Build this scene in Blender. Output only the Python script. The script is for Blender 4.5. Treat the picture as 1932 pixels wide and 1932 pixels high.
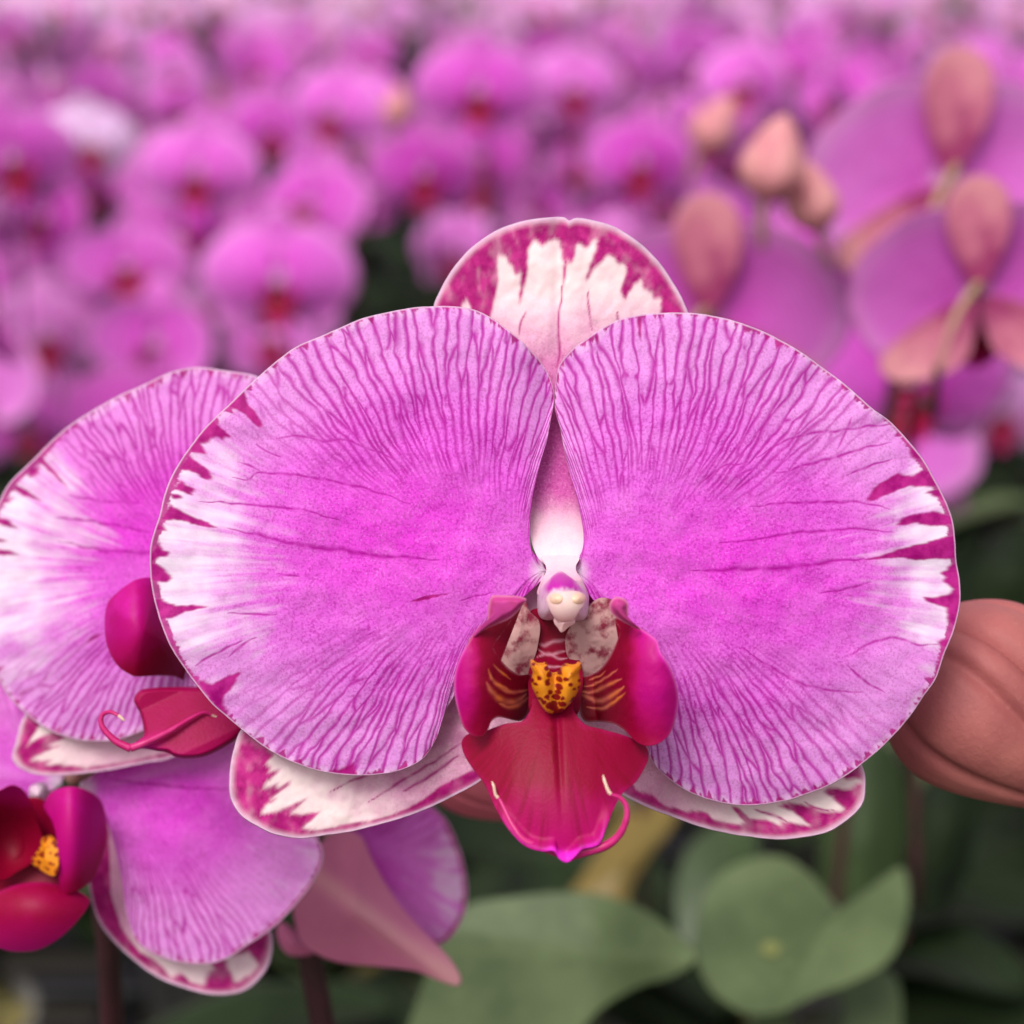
import bpy, math, random
import numpy as np
from mathutils import Matrix, Vector, Euler

sc = bpy.context.scene
for o in list(bpy.data.objects):
    bpy.data.objects.remove(o)

# ------------------------------------------------------------------ camera
TILT = math.radians(16)          # the camera looks 16 degrees downwards
DIST = 280.0                     # mm from the lens to the main flower
S = 0.14 * 1000 / 1932           # mm per measured unit at the main flower (frame = 1932 units = 140 mm)
CAM = Vector((0, 0, 0.62))
cam_d = bpy.data.cameras.new('camera')
cam = bpy.data.objects.new('camera', cam_d)
sc.collection.objects.link(cam)
cam.location = CAM
cam.rotation_euler = (math.radians(90) - TILT, 0, 0)
cam_d.sensor_width = 36
cam_d.lens = 36 * DIST / 140.0
cam_d.clip_start = 0.01
cam_d.clip_end = 200
cam_d.dof.use_dof = True
cam_d.dof.focus_distance = 0.279
cam_d.dof.aperture_fstop = 15.0
cam_d.dof.aperture_blades = 0
sc.camera = cam

# ------------------------------------------------------------------ light: overcast daylight
EL, AZ = math.radians(52), math.radians(205)
w = bpy.data.worlds.new('World'); sc.world = w; w.use_nodes = True
nt_ = w.node_tree; bg = nt_.nodes['Background']
sky = nt_.nodes.new('ShaderNodeTexSky'); sky.sky_type = 'NISHITA'; sky.sun_disc = False
sky.sun_elevation = EL; sky.sun_rotation = AZ
sky.air_density = 1.0; sky.dust_density = 3.0
hs = nt_.nodes.new('ShaderNodeHueSaturation'); hs.inputs['Saturation'].default_value = 0.30
nt_.links.new(sky.outputs[0], hs.inputs['Color']); nt_.links.new(hs.outputs[0], bg.inputs[0])
bg.inputs[1].default_value = 0.10
sun_d = bpy.data.lights.new('sun', 'SUN'); sun_d.energy = 1.5; sun_d.angle = math.radians(28)
sun_d.color = (1.0, 0.96, 0.93)
sun = bpy.data.objects.new('sun', sun_d); sc.collection.objects.link(sun)
sd = Vector((math.sin(AZ) * math.cos(EL), math.cos(AZ) * math.cos(EL), math.sin(EL)))
sun.rotation_euler = sd.to_track_quat('Z', 'Y').to_euler()
sun.location = (0, -1, 3)
vs = sc.view_settings
vs.view_transform = 'Standard'; vs.look = 'None'; vs.exposure = 0.73; vs.gamma = 1.0
vs.use_curve_mapping = False
sc.cycles.use_denoising = True
sc.cycles.max_bounces = 8

# ------------------------------------------------------------------ helpers
CAMROT = Matrix.Rotation(-TILT, 4, 'X')

def at(X, Y, dist):
    """world point seen at (X,Y) of the 1932-unit frame at a depth of dist mm"""
    f = S * dist / DIST
    v = CAMROT @ Vector(((X - 966) * f, dist, (966 - Y) * f))
    return CAM + v * 0.001

def empty(name, loc, label=None, cat=None, group=None, rot=None):
    o = bpy.data.objects.new(name, None); sc.collection.objects.link(o)
    o.empty_display_size = 0.01
    m = (rot if rot is not None else CAMROT).copy(); m.translation = loc
    o.matrix_world = m
    if label: tag(o, label, cat, group)
    return o

def tag(o, label, cat, group=None):
    o['label'] = label; o['category'] = cat
    if group: o['group'] = group
    return o

def link(name, me, parent=None):
    o = bpy.data.objects.new(name, me); sc.collection.objects.link(o)
    if parent is not None: o.parent = parent
    return o

def _hash(ix, iy, seed):
    h = (ix.astype(np.int64) * 374761393 + iy.astype(np.int64) * 668265263 + seed * 974634777) & 0x7fffffff
    h = ((h ^ (h >> 13)) * 1274126177) & 0x7fffffff
    h = ((h ^ (h >> 15)) * 668265263) & 0x7fffffff
    return ((h ^ (h >> 16)) & 0xffff) / 65535.0

def vn(x, y, seed=0):
    x = np.asarray(x, float); y = np.asarray(y, float)
    ix = np.floor(x); iy = np.floor(y); fx = x - ix; fy = y - iy
    fx = fx * fx * (3 - 2 * fx); fy = fy * fy * (3 - 2 * fy)
    gx = x - ix; gy = y - iy
    def g(dx, dy):
        h = _hash(ix + dx, iy + dy, seed) * 6.2831853
        return np.cos(h) * (gx - dx) + np.sin(h) * (gy - dy)
    a = g(0, 0); b = g(1, 0); c = g(0, 1); d = g(1, 1)
    return np.clip(.5 + .72 * ((a * (1 - fx) + b * fx) * (1 - fy) + (c * (1 - fx) + d * fx) * fy), 0, 1)

def fbm(x, y, seed=0, o=3):
    s = 0; a = 0.5; t = 0
    x = np.asarray(x, float) + .37; y = np.asarray(y, float) + .61
    for i in range(o):
        s = s + a * vn((x * .8 + y * .6 if i % 2 else x) * 2 ** i, (y * .8 - x * .6 if i % 2 else y) * 2 ** i, seed + 17 * i); t += a; a *= 0.5
    return s / t

def ss(a, b, x):
    t = np.clip((x - a) / (b - a), 0, 1); return t * t * (3 - 2 * t)

def zoomf(x0, y0, k):
    return lambda pts: [(x0 + k * a, y0 + k * b) for a, b in pts]
Z1 = zoomf(801.9, 518.9, .293); Z2 = zoomf(801.9, 990.6, .3418); Z3 = zoomf(264.2, 542.5, .2686)
Z4 = zoomf(264.2, 1037.7, .3418); Z5 = zoomf(1084.9, 566, .3906); Z6 = zoomf(1132, 1037.7, .4141)
ZC = zoomf(896.2, 1014.1, .1953); ZD = zoomf(801.9, 377.4, .2686); ZE = zoomf(0, 1367.9, .2685)
ZF = zoomf(141.5, 1037.7, .2198); ZG = zoomf(0, 1273.6, .4883)

def resample(pts, n, closed=False):
    p = np.array(pts, float)
    if closed: p = np.vstack([p, p[:1]])
    m = len(p)
    ext = np.vstack([p[-2] if closed else 2 * p[0] - p[1], p, p[1] if closed else 2 * p[-1] - p[-2]])
    out = []
    for i in range(m - 1):
        a, b, c, d = ext[i], ext[i + 1], ext[i + 2], ext[i + 3]
        # centripetal-like safety: limit tangents by the segment length
        L = np.linalg.norm(c - b)
        t1 = (c - a) / 2; t2 = (d - b) / 2
        for t in (t1, t2):
            q = np.linalg.norm(t)
            if q > L: t *= L / q
        u = np.linspace(0, 1, 24, endpoint=False)[:, None]
        h = ((2 * u**3 - 3 * u**2 + 1) * b + (u**3 - 2 * u**2 + u) * t1 + (-2 * u**3 + 3 * u**2) * c + (u**3 - u**2) * t2)
        out.append(h)
    out = np.vstack(out + [p[-1:]])
    s = np.r_[0, np.cumsum(np.linalg.norm(np.diff(out, axis=0), axis=1))]
    q = np.linspace(0, s[-1], n)
    return np.c_[np.interp(q, s, out[:, 0]), np.interp(q, s, out[:, 1])], s[-1]

def fan(outline, claw, axis, k, nt, nr, rp=0.75, s0=0.03, wob=0.0, seed=0, closed=False):
    """2D sheet: curved rays that leave the claw along the axis and bend to the outline"""
    O, L = resample(outline, nt, closed)
    if wob:
        q = np.linspace(0, L, nt)
        n = np.c_[-np.gradient(O[:, 1]), np.gradient(O[:, 0])]; n /= np.linalg.norm(n, axis=1)[:, None] + 1e-9
        O = O + n * ((fbm(q / 45, q * 0, seed + 5, 3) - .5) * wob)[:, None]
    C = np.array(claw, float); ax = np.array(axis, float)
    if np.linalg.norm(ax) > 0: ax = ax / np.linalg.norm(ax)
    R = O - C; D = np.linalg.norm(R, axis=1)
    cp = C + ax * (k * D)[:, None]
    r = s0 + (1 - s0) * np.linspace(0, 1, nr) ** rp
    u = r[None, :, None]
    P = (1 - u)**2 * C + 2 * u * (1 - u) * cp[:, None, :] + u**2 * O[:, None, :]
    return P, r, L

def grid_mesh(name, P, D, attrs, base, thick=0.5, dist=DIST, mats=(), stride=(6, 6), closed=False, vrel=None, back=True):
    """P (nt,nr,2) in frame units, D (nt,nr) mm towards the camera -> two-sided sheet with a rim"""
    nt, nr = D.shape
    f = S * (dist - D) / DIST
    f0 = S * dist / DIST
    def co(P, D, f):
        x = (P[..., 0] - 966) * f - (base[0] - 966) * f0
        z = (966 - P[..., 1]) * f - (966 - base[1]) * f0
        return np.stack([x, -D, z], -1) * 0.001
    V = [co(P, D, f).reshape(-1, 3)]
    def quads(nt, nr, off, wrap=False, flip=False):
        i = np.arange(nt - (0 if wrap else 1)); j = np.arange(nr - 1)
        I, J = np.meshgrid(i, j, indexing='ij')
        I2 = (I + 1) % nt
        q = np.stack([I * nr + J, I2 * nr + J, I2 * nr + J + 1, I * nr + J + 1], -1).reshape(-1, 4) + off
        return q[:, ::-1] if flip else q
    Q = [quads(nt, nr, 0, closed)]; MI = [np.zeros(len(Q[0]), int)]
    A = {k: [v.reshape(-1)] for k, v in attrs.items()}
    off = nt * nr
    if back:
        ti = np.unique(np.r_[np.arange(0, nt, stride[0]), nt - 1]); ri = np.unique(np.r_[np.arange(0, nr, stride[1]), nr - 1])
        Pb = P[np.ix_(ti, ri)]; Db = D[np.ix_(ti, ri)] - thick
        V.append(co(Pb, Db, f[np.ix_(ti, ri)]).reshape(-1, 3))
        q = quads(len(ti), len(ri), off, closed, True); Q.append(q); MI.append(np.ones(len(q), int))
        for k, v in attrs.items(): A[k].append(v[np.ix_(ti, ri)].reshape(-1))
        off += len(ti) * len(ri)
        # rim band
        Pr = np.stack([P[:, -1], P[:, -1] + (P[:, -1] - P[:, -2]) * 0.3, P[:, -1]], 1)
        Dr = np.stack([D[:, -1], D[:, -1] - thick * .5, D[:, -1] - thick], 1)
        V.append(co(Pr, Dr, S * (dist - Dr) / DIST).reshape(-1, 3))
        q = quads(nt, 3, off, closed); Q.append(q); MI.append(np.zeros(len(q), int))
        for k, v in attrs.items(): A[k].append(np.repeat(v[:, -1], 3))
    V = np.vstack(V); Q = np.vstack(Q); MI = np.concatenate(MI)
    me = bpy.data.meshes.new(name)
    me.vertices.add(len(V)); me.vertices.foreach_set('co', V.astype(np.float32).ravel())
    me.loops.add(len(Q) * 4); me.loops.foreach_set('vertex_index', Q.astype(np.int32).ravel())
    me.polygons.add(len(Q)); me.polygons.foreach_set('loop_start', np.arange(0, len(Q) * 4, 4, dtype=np.int32))
    for m in mats: me.materials.append(m)
    if len(mats) > 1: me.polygons.foreach_set('material_index', MI.astype(np.int32))
    me.polygons.foreach_set('use_smooth', np.ones(len(Q), bool))
    for k, v in A.items():
        a = me.attributes.new(k, 'FLOAT', 'POINT'); a.data.foreach_set('value', np.concatenate(v).astype(np.float32))
    me.update(calc_edges=True); me.validate()
    return me

def inside(X, Y, poly):
    r = np.zeros(X.shape, bool); n = len(poly)
    for i in range(n):
        x1, y1 = poly[i]; x2, y2 = poly[(i + 1) % n]
        if y1 == y2: continue
        c = ((y1 > Y) != (y2 > Y)) & (X < (x2 - x1) * (Y - y1) / (y2 - y1) + x1)
        r ^= c
    return r

def poly_mask(X, Y, polys, seed=3, jag=5.0, scale=9.0):
    Xw = X + (fbm(X / scale, Y / scale, seed) - .5) * jag * 2; Yw = Y + (fbm(X / scale, Y / scale, seed + 99) - .5) * jag * 2
    m = np.zeros(X.shape, bool)
    for p in polys:
        p = np.array(p)
        m |= inside(Xw, Yw, p)
    return m.astype(float)

def soften(m, n):
    for _ in range(n):
        p = np.pad(m, 1, mode='edge')
        m = (p[:-2, 1:-1] + p[2:, 1:-1] + p[1:-1, :-2] + p[1:-1, 2:] + 2 * p[1:-1, 1:-1]) / 6
    return m

def line_mask(X, Y, pts, width, taper=True, seed=1, wob=3.0, scale=25.0, lo=0.0):
    pts, L = resample(pts, 40)
    sel = (X > pts[:, 0].min() - 25) & (X < pts[:, 0].max() + 25) & (Y > pts[:, 1].min() - 25) & (Y < pts[:, 1].max() + 25)
    out = np.zeros(X.shape)
    if not sel.any(): return out
    x = X[sel]; y = Y[sel]
    xw = x + (vn(x / scale, y / scale, seed) - .5) * wob * 2; yw = y + (vn(x / scale, y / scale, seed + 7) - .5) * wob * 2
    best = np.full(x.shape, 1e9); bt = np.zeros(x.shape)
    for i in range(len(pts) - 1):
        a = pts[i]; d = pts[i + 1] - a; l2 = d @ d + 1e-9
        u = np.clip(((xw - a[0]) * d[0] + (yw - a[1]) * d[1]) / l2, 0, 1)
        q = np.hypot(xw - a[0] - u * d[0], yw - a[1] - u * d[1])
        k = q < best; best[k] = q[k]; bt[k] = (i + u[k]) / (len(pts) - 1)
    wd = width * (np.sin(np.pi * np.clip(bt * .96 + .02, 0, 1)) ** .6 if taper else 1.0)
    out[sel] = np.exp(-(best / (wd + 1e-3)) ** 2) * np.clip(.35 + 1.1 * vn(x / 14, y / 14, seed + 3), lo, 1)
    return out

def gen_veins(P, r, L, weight, rng, spacing=22, width=3.6, seed=0, rend=(.955, .998)):
    nt, nr = P.shape[:2]
    X = P[..., 0]; Y = P[..., 1]
    tl = np.linspace(0, 1, nt)
    dpt = np.linalg.norm(np.gradient(P, axis=0), axis=2) * (nt - 1) + 1e-6     # units per t
    T = tl[:, None] + ((fbm(X / 90, Y / 90, seed + 1, 2) - .5) * 22 + (vn(X / 22, Y / 22, seed + 2) - .5) * 7 * ss(.3, .7, r)[None]) / np.maximum(dpt, 150)
    segs = []
    pos = []; q = spacing * .7
    while q < L - spacing * .5:
        pos.append(q / L); q += rng.gauss(spacing, spacing * .2)
    level = [(t, rng.uniform(*rend)) for t in pos]
    bands = [(.68, .93), (.48, .72), (.28, .42)]
    for bi, (ra, rb) in enumerate(bands):
        nxt = []; i = 0
        pj = (.8, .62, 0)[bi]
        while i < len(level):
            if i + 1 < len(level) and rng.random() < pj:
                tm = (level[i][0] + level[i + 1][0]) / 2 + rng.gauss(0, .002); rm = rng.uniform(ra, rb)
                for t, re in (level[i], level[i + 1]): segs.append((tm, t, rm, re, 1 - .12 * (bi == 0)))
                nxt.append((tm, rm)); i += 2
            else:
                t, re = level[i]
                if bi == 2: segs.append((t, t, rng.uniform(ra, rb), re, 1.0))
                else: nxt.append((t, re))
                i += 1
        level = nxt
    for i in range(int(len(pos) * .9)):        # cross links
        a = rng.randrange(len(pos) - 2); r0 = rng.uniform(.62, .93)
        segs.append((pos[a], pos[a + 1], r0, r0 + rng.uniform(.03, .07), .75))
    M = np.zeros((nt, nr))
    for ta, tb, ra, rb, amp in segs:
        if rb - ra < .01: continue
        j = np.where((r >= ra) & (r <= rb))[0]
        if len(j) == 0: continue
        u = np.clip((r[j] - ra) / min(rb - ra, .2), 0, 1); u = u * u * (3 - 2 * u)
        tc = ta + (tb - ta) * u
        fade = ss(.36, .66, r[j]) * np.clip((rb + .01 - r[j]) / .03, 0, 1) ** .5
        wdt = width * (.75 + .35 * np.sin(np.pi * np.clip((r[j] - .3) / .7, 0, 1)))
        dd = (T[:, j] - tc[None]) * dpt[:, j] / wdt[None]
        M[:, j] = np.maximum(M[:, j], np.exp(-dd * dd) * (fade * amp)[None])
    brk = np.clip(.45 + 1.2 * fbm(X / 22, Y / 22, seed + 8, 2), 0, 1)
    return M * brk * weight

def vein_net(P, r, L, weight, seed, su=23., sv=95., width=3.0):
    """borders of cells stretched along the rays: branching, rejoining veins"""
    nt, nr = P.shape[:2]
    X = P[..., 0]; Y = P[..., 1]
    tl = np.linspace(0, L, nt)[:, None]
    ray = np.linalg.norm(P[:, -1] - P[:, 0], axis=1)
    ray = np.convolve(np.pad(ray, 20, mode='edge'), np.ones(41) / 41, 'valid')[:, None]
    # cells keep about the same width towards the claw: fewer of them further in
    u = (tl + (fbm(X / 85, Y / 85, seed + 1, 2) - .5) * 24 + (vn(X / 20, Y / 20, seed + 2) - .5) * 6) / su
    v = (r[None, :] * ray + 0 * tl) / sv + .35 * vn(tl / su * .5 + 0 * r[None, :], 0 * u + 5.5, seed + 4) * 3
    iu = np.floor(u); iv = np.floor(v)
    f1 = np.full(u.shape, 9.); f2 = np.full(u.shape, 9.)
    for du in (-1, 0, 1):
        for dv in (-1, 0, 1):
            cu = iu + du; cv = iv + dv
            d = np.hypot(cu + .12 + .76 * _hash(cu, cv, seed + 10) - u, cv + .05 + .9 * _hash(cu, cv, seed + 11) - v)
            m = d < f1
            f2 = np.where(m, f1, np.minimum(f2, d)); f1 = np.where(m, d, f1)
    loc = np.linalg.norm(np.gradient(P, axis=0), axis=2) * (nt - 1) / L       # how much narrower than at the rim
    G = f2 - f1
    gt = np.gradient(G, axis=0) / (np.linalg.norm(np.gradient(P, axis=0), axis=2) + 1e-6)
    gr = np.gradient(G, axis=1) / (np.linalg.norm(np.gradient(P, axis=1), axis=2) + 1e-6)
    gn = np.hypot(gt, gr) + 1e-4
    gs = soften(gn, 2)
    dist = G / np.maximum(gs, .35 / su)
    along = np.abs(gt) / gn
    wd = width * (.55 + .9 * fbm(X / 30, Y / 30, seed + 8, 2)) * np.clip(.55 + .55 * loc, .5, 1.1)
    M = np.exp(-(dist / wd) ** 2) * (.3 + .7 * ss(.25, .75, soften(along, 2)))
    fade = ss(.46, .78, r + 0 * u + (fbm(X / 40, Y / 40, seed + 14, 2) - .5) * .3)
    brk = np.clip(.5 + 1.1 * fbm(X / 20, Y / 20, seed + 9, 2), 0, 1)
    return M * fade * brk * weight

# ------------------------------------------------------------------ materials
def new_mat(name):
    m = bpy.data.materials.new(name); m.use_nodes = True
    nt = m.node_tree; p = nt.nodes['Principled BSDF']
    return m, nt, p

def N(nt, t, **kw):
    n = nt.nodes.new(t)
    for k, v in kw.items(): setattr(n, k, v)
    return n

def mixc(nt, fac, a, b, blend='MIX'):
    n = N(nt, 'ShaderNodeMix', data_type='RGBA', blend_type=blend)
    for sock, v in ((n.inputs[0], fac), (n.inputs[6], a), (n.inputs[7], b)):
        if hasattr(v, 'is_linked'): nt.links.new(v, sock)
        elif isinstance(v, (int, float)): sock.default_value = v
        else: sock.default_value = (*v, 1)
    return n.outputs[2]

def math_(nt, op, a, b=0.5, c=None):
    n = N(nt, 'ShaderNodeMath', operation=op)
    for i, v in enumerate((a, b, c)):
        if v is None: continue
        if hasattr(v, 'is_linked'): nt.links.new(v, n.inputs[i])
        else: n.inputs[i].default_value = v
    return n.outputs[0]

def attr(nt, name, kind='GEOMETRY'):
    n = N(nt, 'ShaderNodeAttribute'); n.attribute_name = name; n.attribute_type = kind
    return n.outputs['Fac']

def noise(nt, scale, detail=3, rough=.55, vec=None):
    n = N(nt, 'ShaderNodeTexNoise'); n.inputs['Scale'].default_value = scale
    n.inputs['Detail'].default_value = detail; n.inputs['Roughness'].default_value = rough
    if vec is None:
        tc = N(nt, 'ShaderNodeTexCoord'); vec = tc.outputs['Object']
    nt.links.new(vec, n.inputs['Vector'])
    return n.outputs['Fac']

def ramp(nt, fac, a, b):
    n = N(nt, 'ShaderNodeMapRange', interpolation_type='SMOOTHSTEP'); nt.links.new(fac, n.inputs[0])
    n.inputs[1].default_value = a; n.inputs[2].default_value = b
    return n.outputs[0]

def finish(nt, p, col, translucent=.25, tcol=None, rough=.5, spec=.25, bump=None, sheen=0.0, sub=0):
    nt.links.new(col, p.inputs['Base Color'])
    p.inputs['Roughness'].default_value = rough; p.inputs['Specular IOR Level'].default_value = spec
    if sheen: p.inputs['Sheen Weight'].default_value = sheen; p.inputs['Sheen Roughness'].default_value = .4
    nrm = None
    if bump:
        b = N(nt, 'ShaderNodeBump'); b.inputs['Strength'].default_value = bump[1]; b.inputs['Distance'].default_value = bump[2]
        nt.links.new(bump[0], b.inputs['Height']); nrm = b.outputs[0]; nt.links.new(nrm, p.inputs['Normal'])
    if translucent:
        tr = N(nt, 'ShaderNodeBsdfTranslucent'); nt.links.new(tcol if tcol else col, tr.inputs[0])
        mx = N(nt, 'ShaderNodeMixShader'); mx.inputs[0].default_value = translucent
        out = nt.nodes['Material Output']
        nt.links.new(p.outputs[0], mx.inputs[1]); nt.links.new(tr.outputs[0], mx.inputs[2]); nt.links.new(mx.outputs[0], out.inputs[0])

def srgb(r, g, b):
    f = lambda c: (c / 255 / 12.92) if c / 255 <= .04045 else ((c / 255 + .055) / 1.055) ** 2.4
    return (f(r), f(g), f(b))

def petal_mat(name, lav, hot, white, vein, dark, speck=.8, tint=False, soft=False):
    m, nt, p = new_mat(name)
    a_v, a_d, a_w, a_h = (attr(nt, k) for k in ('vein', 'margin', 'pale', 'warm'))
    big = noise(nt, 120, 3); fine = noise(nt, 2700, 2, .6); med = noise(nt, 450, 3, .6)
    h = math_(nt, 'MULTIPLY', a_h, math_(nt, 'MULTIPLY_ADD', big, .2, .9))
    h = math_(nt, 'MINIMUM', h, 1.0)
    c = mixc(nt, h, lav, hot)
    sp = math_(nt, 'MULTIPLY', ramp(nt, fine, .44, .66), math_(nt, 'MULTIPLY_ADD', ramp(nt, med, .35, .65), .3, .5))
    sp = math_(nt, 'MULTIPLY', sp, speck)
    c = mixc(nt, sp, c, vein)
    c = mixc(nt, math_(nt, 'MULTIPLY', ramp(nt, noise(nt, 3300, 2, .5), .56, .7), .28), c, [min(1, x * 1.25 + .1) for x in lav])
    wv = math_(nt, 'MULTIPLY', a_w, math_(nt, 'MULTIPLY_ADD', ramp(nt, med, .25, .6), .16, .84))
    c = mixc(nt, wv, c, white)
    c = mixc(nt, a_v, c, vein)
    dk = mixc(nt, ramp(nt, med, .35, .7), dark, [x * 1.5 + .02 for x in dark])
    c = mixc(nt, a_d, c, dk)
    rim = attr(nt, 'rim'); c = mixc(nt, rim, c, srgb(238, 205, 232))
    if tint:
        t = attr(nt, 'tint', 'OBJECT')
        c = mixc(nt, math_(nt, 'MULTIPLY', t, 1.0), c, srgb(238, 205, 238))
        c = mixc(nt, attr(nt, 'deep', 'OBJECT'), c, srgb(160, 40, 140))  # deep: darker purple mixed in; shade put into colour on the shaded flowers
    cells = noise(nt, 3800, 2, .6)
    finish(nt, p, c, .24, None, .55, .14, (cells, .22, .0002), sheen=.0)
    return m

PINK = dict(lav=srgb(222, 120, 218), hot=srgb(230, 64, 214), white=srgb(246, 230, 244), vein=srgb(176, 0, 150), dark=srgb(158, 0, 112))
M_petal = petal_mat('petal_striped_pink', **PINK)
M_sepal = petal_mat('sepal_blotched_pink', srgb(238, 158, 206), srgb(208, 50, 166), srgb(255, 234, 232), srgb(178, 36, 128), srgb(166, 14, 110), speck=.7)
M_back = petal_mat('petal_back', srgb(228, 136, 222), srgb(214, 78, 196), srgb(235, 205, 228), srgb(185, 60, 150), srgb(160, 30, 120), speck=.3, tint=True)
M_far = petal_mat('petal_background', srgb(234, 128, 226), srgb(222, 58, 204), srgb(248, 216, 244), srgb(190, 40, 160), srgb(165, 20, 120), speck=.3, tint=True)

def simple_mat(name, stops, rough=.5, spec=.3, translucent=.15, nscale=300, namp=.25, bump=.2):
    """colour from attribute 'warm' (0..1) through the stops, with a little noise"""
    m, nt, p = new_mat(name)
    a = attr(nt, 'warm'); nz = noise(nt, nscale, 4)
    f = math_(nt, 'ADD', a, math_(nt, 'MULTIPLY', math_(nt, 'SUBTRACT', nz, .5), namp))
    cr = N(nt, 'ShaderNodeValToRGB'); nt.links.new(f, cr.inputs[0])
    el = cr.color_ramp.elements
    el[0].position = stops[0][0]; el[0].color = (*stops[0][1], 1); el[1].position = stops[-1][0]; el[1].color = (*stops[-1][1], 1)
    for pos, c in stops[1:-1]:
        e = el.new(pos); e.color = (*c, 1)
    c = cr.outputs[0]
    return m, nt, p, c

M_sepback, nt, p, c = simple_mat('sepal_back_salmon', [(.3, srgb(224, 156, 156)), (.55, srgb(204, 116, 140)), (.9, srgb(158, 54, 104))], namp=.3, nscale=200)
finish(nt, p, c, .15, None, .5, .3, (noise(nt, 2500, 3), .3, .0002))

def lip_mat(name):
    m, nt, p = new_mat(name)
    a = attr(nt, 'warm'); st = attr(nt, 'pale'); dk = attr(nt, 'margin'); pk = attr(nt, 'vein')
    n1 = noise(nt, 260, 4); n2 = noise(nt, 2200, 2)
    f = math_(nt, 'ADD', a, math_(nt, 'MULTIPLY', math_(nt, 'SUBTRACT', n1, .5), .22))
    cr = N(nt, 'ShaderNodeValToRGB'); nt.links.new(f, cr.inputs[0])
    el = cr.color_ramp.elements
    el[0].position = 0; el[0].color = (*srgb(122, 2, 30), 1); el[1].position = 1; el[1].color = (*srgb(228, 40, 196), 1)
    for pos, cc in ((.3, srgb(142, 2, 50)), (.6, srgb(176, 8, 96)), (.8, srgb(182, 6, 118))):
        e = el.new(pos); e.color = (*cc, 1)
    c = mixc(nt, dk, cr.outputs[0], srgb(112, 4, 18))
    c = mixc(nt, st, c, mixc(nt, ramp(nt, n1, .35, .65), srgb(226, 120, 44), srgb(214, 112, 92)))
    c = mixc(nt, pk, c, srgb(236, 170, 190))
    finish(nt, p, c, .12, None, .45, .14, (n2, .25, .0002), sheen=.0)
    return m
M_lip = lip_mat('lip_crimson')

def callus_mat():
    m, nt, p = new_mat('callus_spotted_yellow')
    tc = N(nt, 'ShaderNodeTexCoord')
    mp = N(nt, 'ShaderNodeMapping'); nt.links.new(tc.outputs['Object'], mp.inputs[0]); mp.inputs['Scale'].default_value = (1, .05, 1.25)
    dist = N(nt, 'ShaderNodeTexNoise'); dist.inputs['Scale'].default_value = 900; nt.links.new(mp.outputs[0], dist.inputs['Vector'])
    add = N(nt, 'ShaderNodeMixRGB'); add.blend_type = 'LINEAR_LIGHT'; add.inputs[0].default_value = .0003
    nt.links.new(mp.outputs[0], add.inputs[1]); nt.links.new(dist.outputs['Color'], add.inputs[2])
    vo = N(nt, 'ShaderNodeTexVoronoi'); vo.inputs['Scale'].default_value = 1000; vo.inputs['Randomness'].default_value = .8
    nt.links.new(add.outputs[0], vo.inputs['Vector'])
    thr = math_(nt, 'MULTIPLY_ADD', attr(nt, 'warm'), .24, .31)
    d = math_(nt, 'SUBTRACT', vo.outputs['Distance'], thr)
    f = ramp(nt, d, -.05, .06)
    yel = mixc(nt, noise(nt, 500, 3), srgb(236, 156, 34), srgb(222, 120, 24))
    c = mixc(nt, f, srgb(128, 14, 16), yel)
    finish(nt, p, c, .08, None, .35, .4)
    return m
M_callus = callus_mat()

def plain(name, c1, c2, scale, rough=.5, spec=.3, translucent=.12, lo=.3, hi=.7, bump=None):
    m, nt, p = new_mat(name)
    c = mixc(nt, ramp(nt, noise(nt, scale, 5), lo, hi), c1, c2)
    finish(nt, p, c, translucent, None, rough, spec, (noise(nt, bump[0], 4), bump[1], bump[2]) if bump else None)
    return m
M_flap = plain('throat_flap_mottled', srgb(140, 46, 70), srgb(206, 160, 156), 560, .6, .08, .25, .30, .56)
M_anther = plain('anther_cream', srgb(248, 218, 208), srgb(240, 196, 204), 300, .45, .25, .25)
M_pollen = plain('pollinia_yellow', srgb(248, 212, 184), srgb(246, 206, 176), 900, .3, .5, .2)
M_stem = plain('stem_brown_green', srgb(52, 38, 34), srgb(58, 66, 38), 60, .5, .3, 0)
M_stem_dark = plain('stem_purple_brown', srgb(74, 38, 44), srgb(58, 34, 36), 90, .5, .3, 0)
M_pedicel = plain('pedicel_pink_green', srgb(190, 120, 130), srgb(150, 150, 80), 40, .5, .3, .1)
M_tendril = plain('tendril_pink', srgb(200, 26, 110), srgb(214, 50, 130), 400, .35, .4, .2)
M_tendril_tip = plain('tendril_tip_cream', srgb(244, 214, 190), srgb(240, 200, 180), 400, .4, .4, .2)

M_col, nt, p = new_mat('column_white_purple')
c = mixc(nt, ramp(nt, attr(nt, 'warm'), .15, .85), srgb(238, 206, 222), srgb(200, 44, 172))
c = mixc(nt, math_(nt, 'MULTIPLY', ramp(nt, noise(nt, 900, 4), .5, .75), .4), c, srgb(200, 60, 170))
finish(nt, p, c, .2, None, .35, .4)

# bud
M_bud, nt, p = new_mat('bud_salmon')
n1 = noise(nt, 60, 4); n2 = noise(nt, 1100, 4, .7)
c = mixc(nt, ramp(nt, n1, .3, .7), srgb(146, 80, 76), srgb(178, 108, 98))
c = mixc(nt, math_(nt, 'MULTIPLY', ramp(nt, n2, .55, .75), .12), c, srgb(226, 170, 150))
c = mixc(nt, math_(nt, 'MULTIPLY', attr(nt, 'warm'), .8), c, srgb(196, 90, 110))
c = mixc(nt, attr(nt, 'margin'), c, srgb(140, 62, 66))
finish(nt, p, c, .1, None, .55, .3, (n2, .5, .0003))

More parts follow.
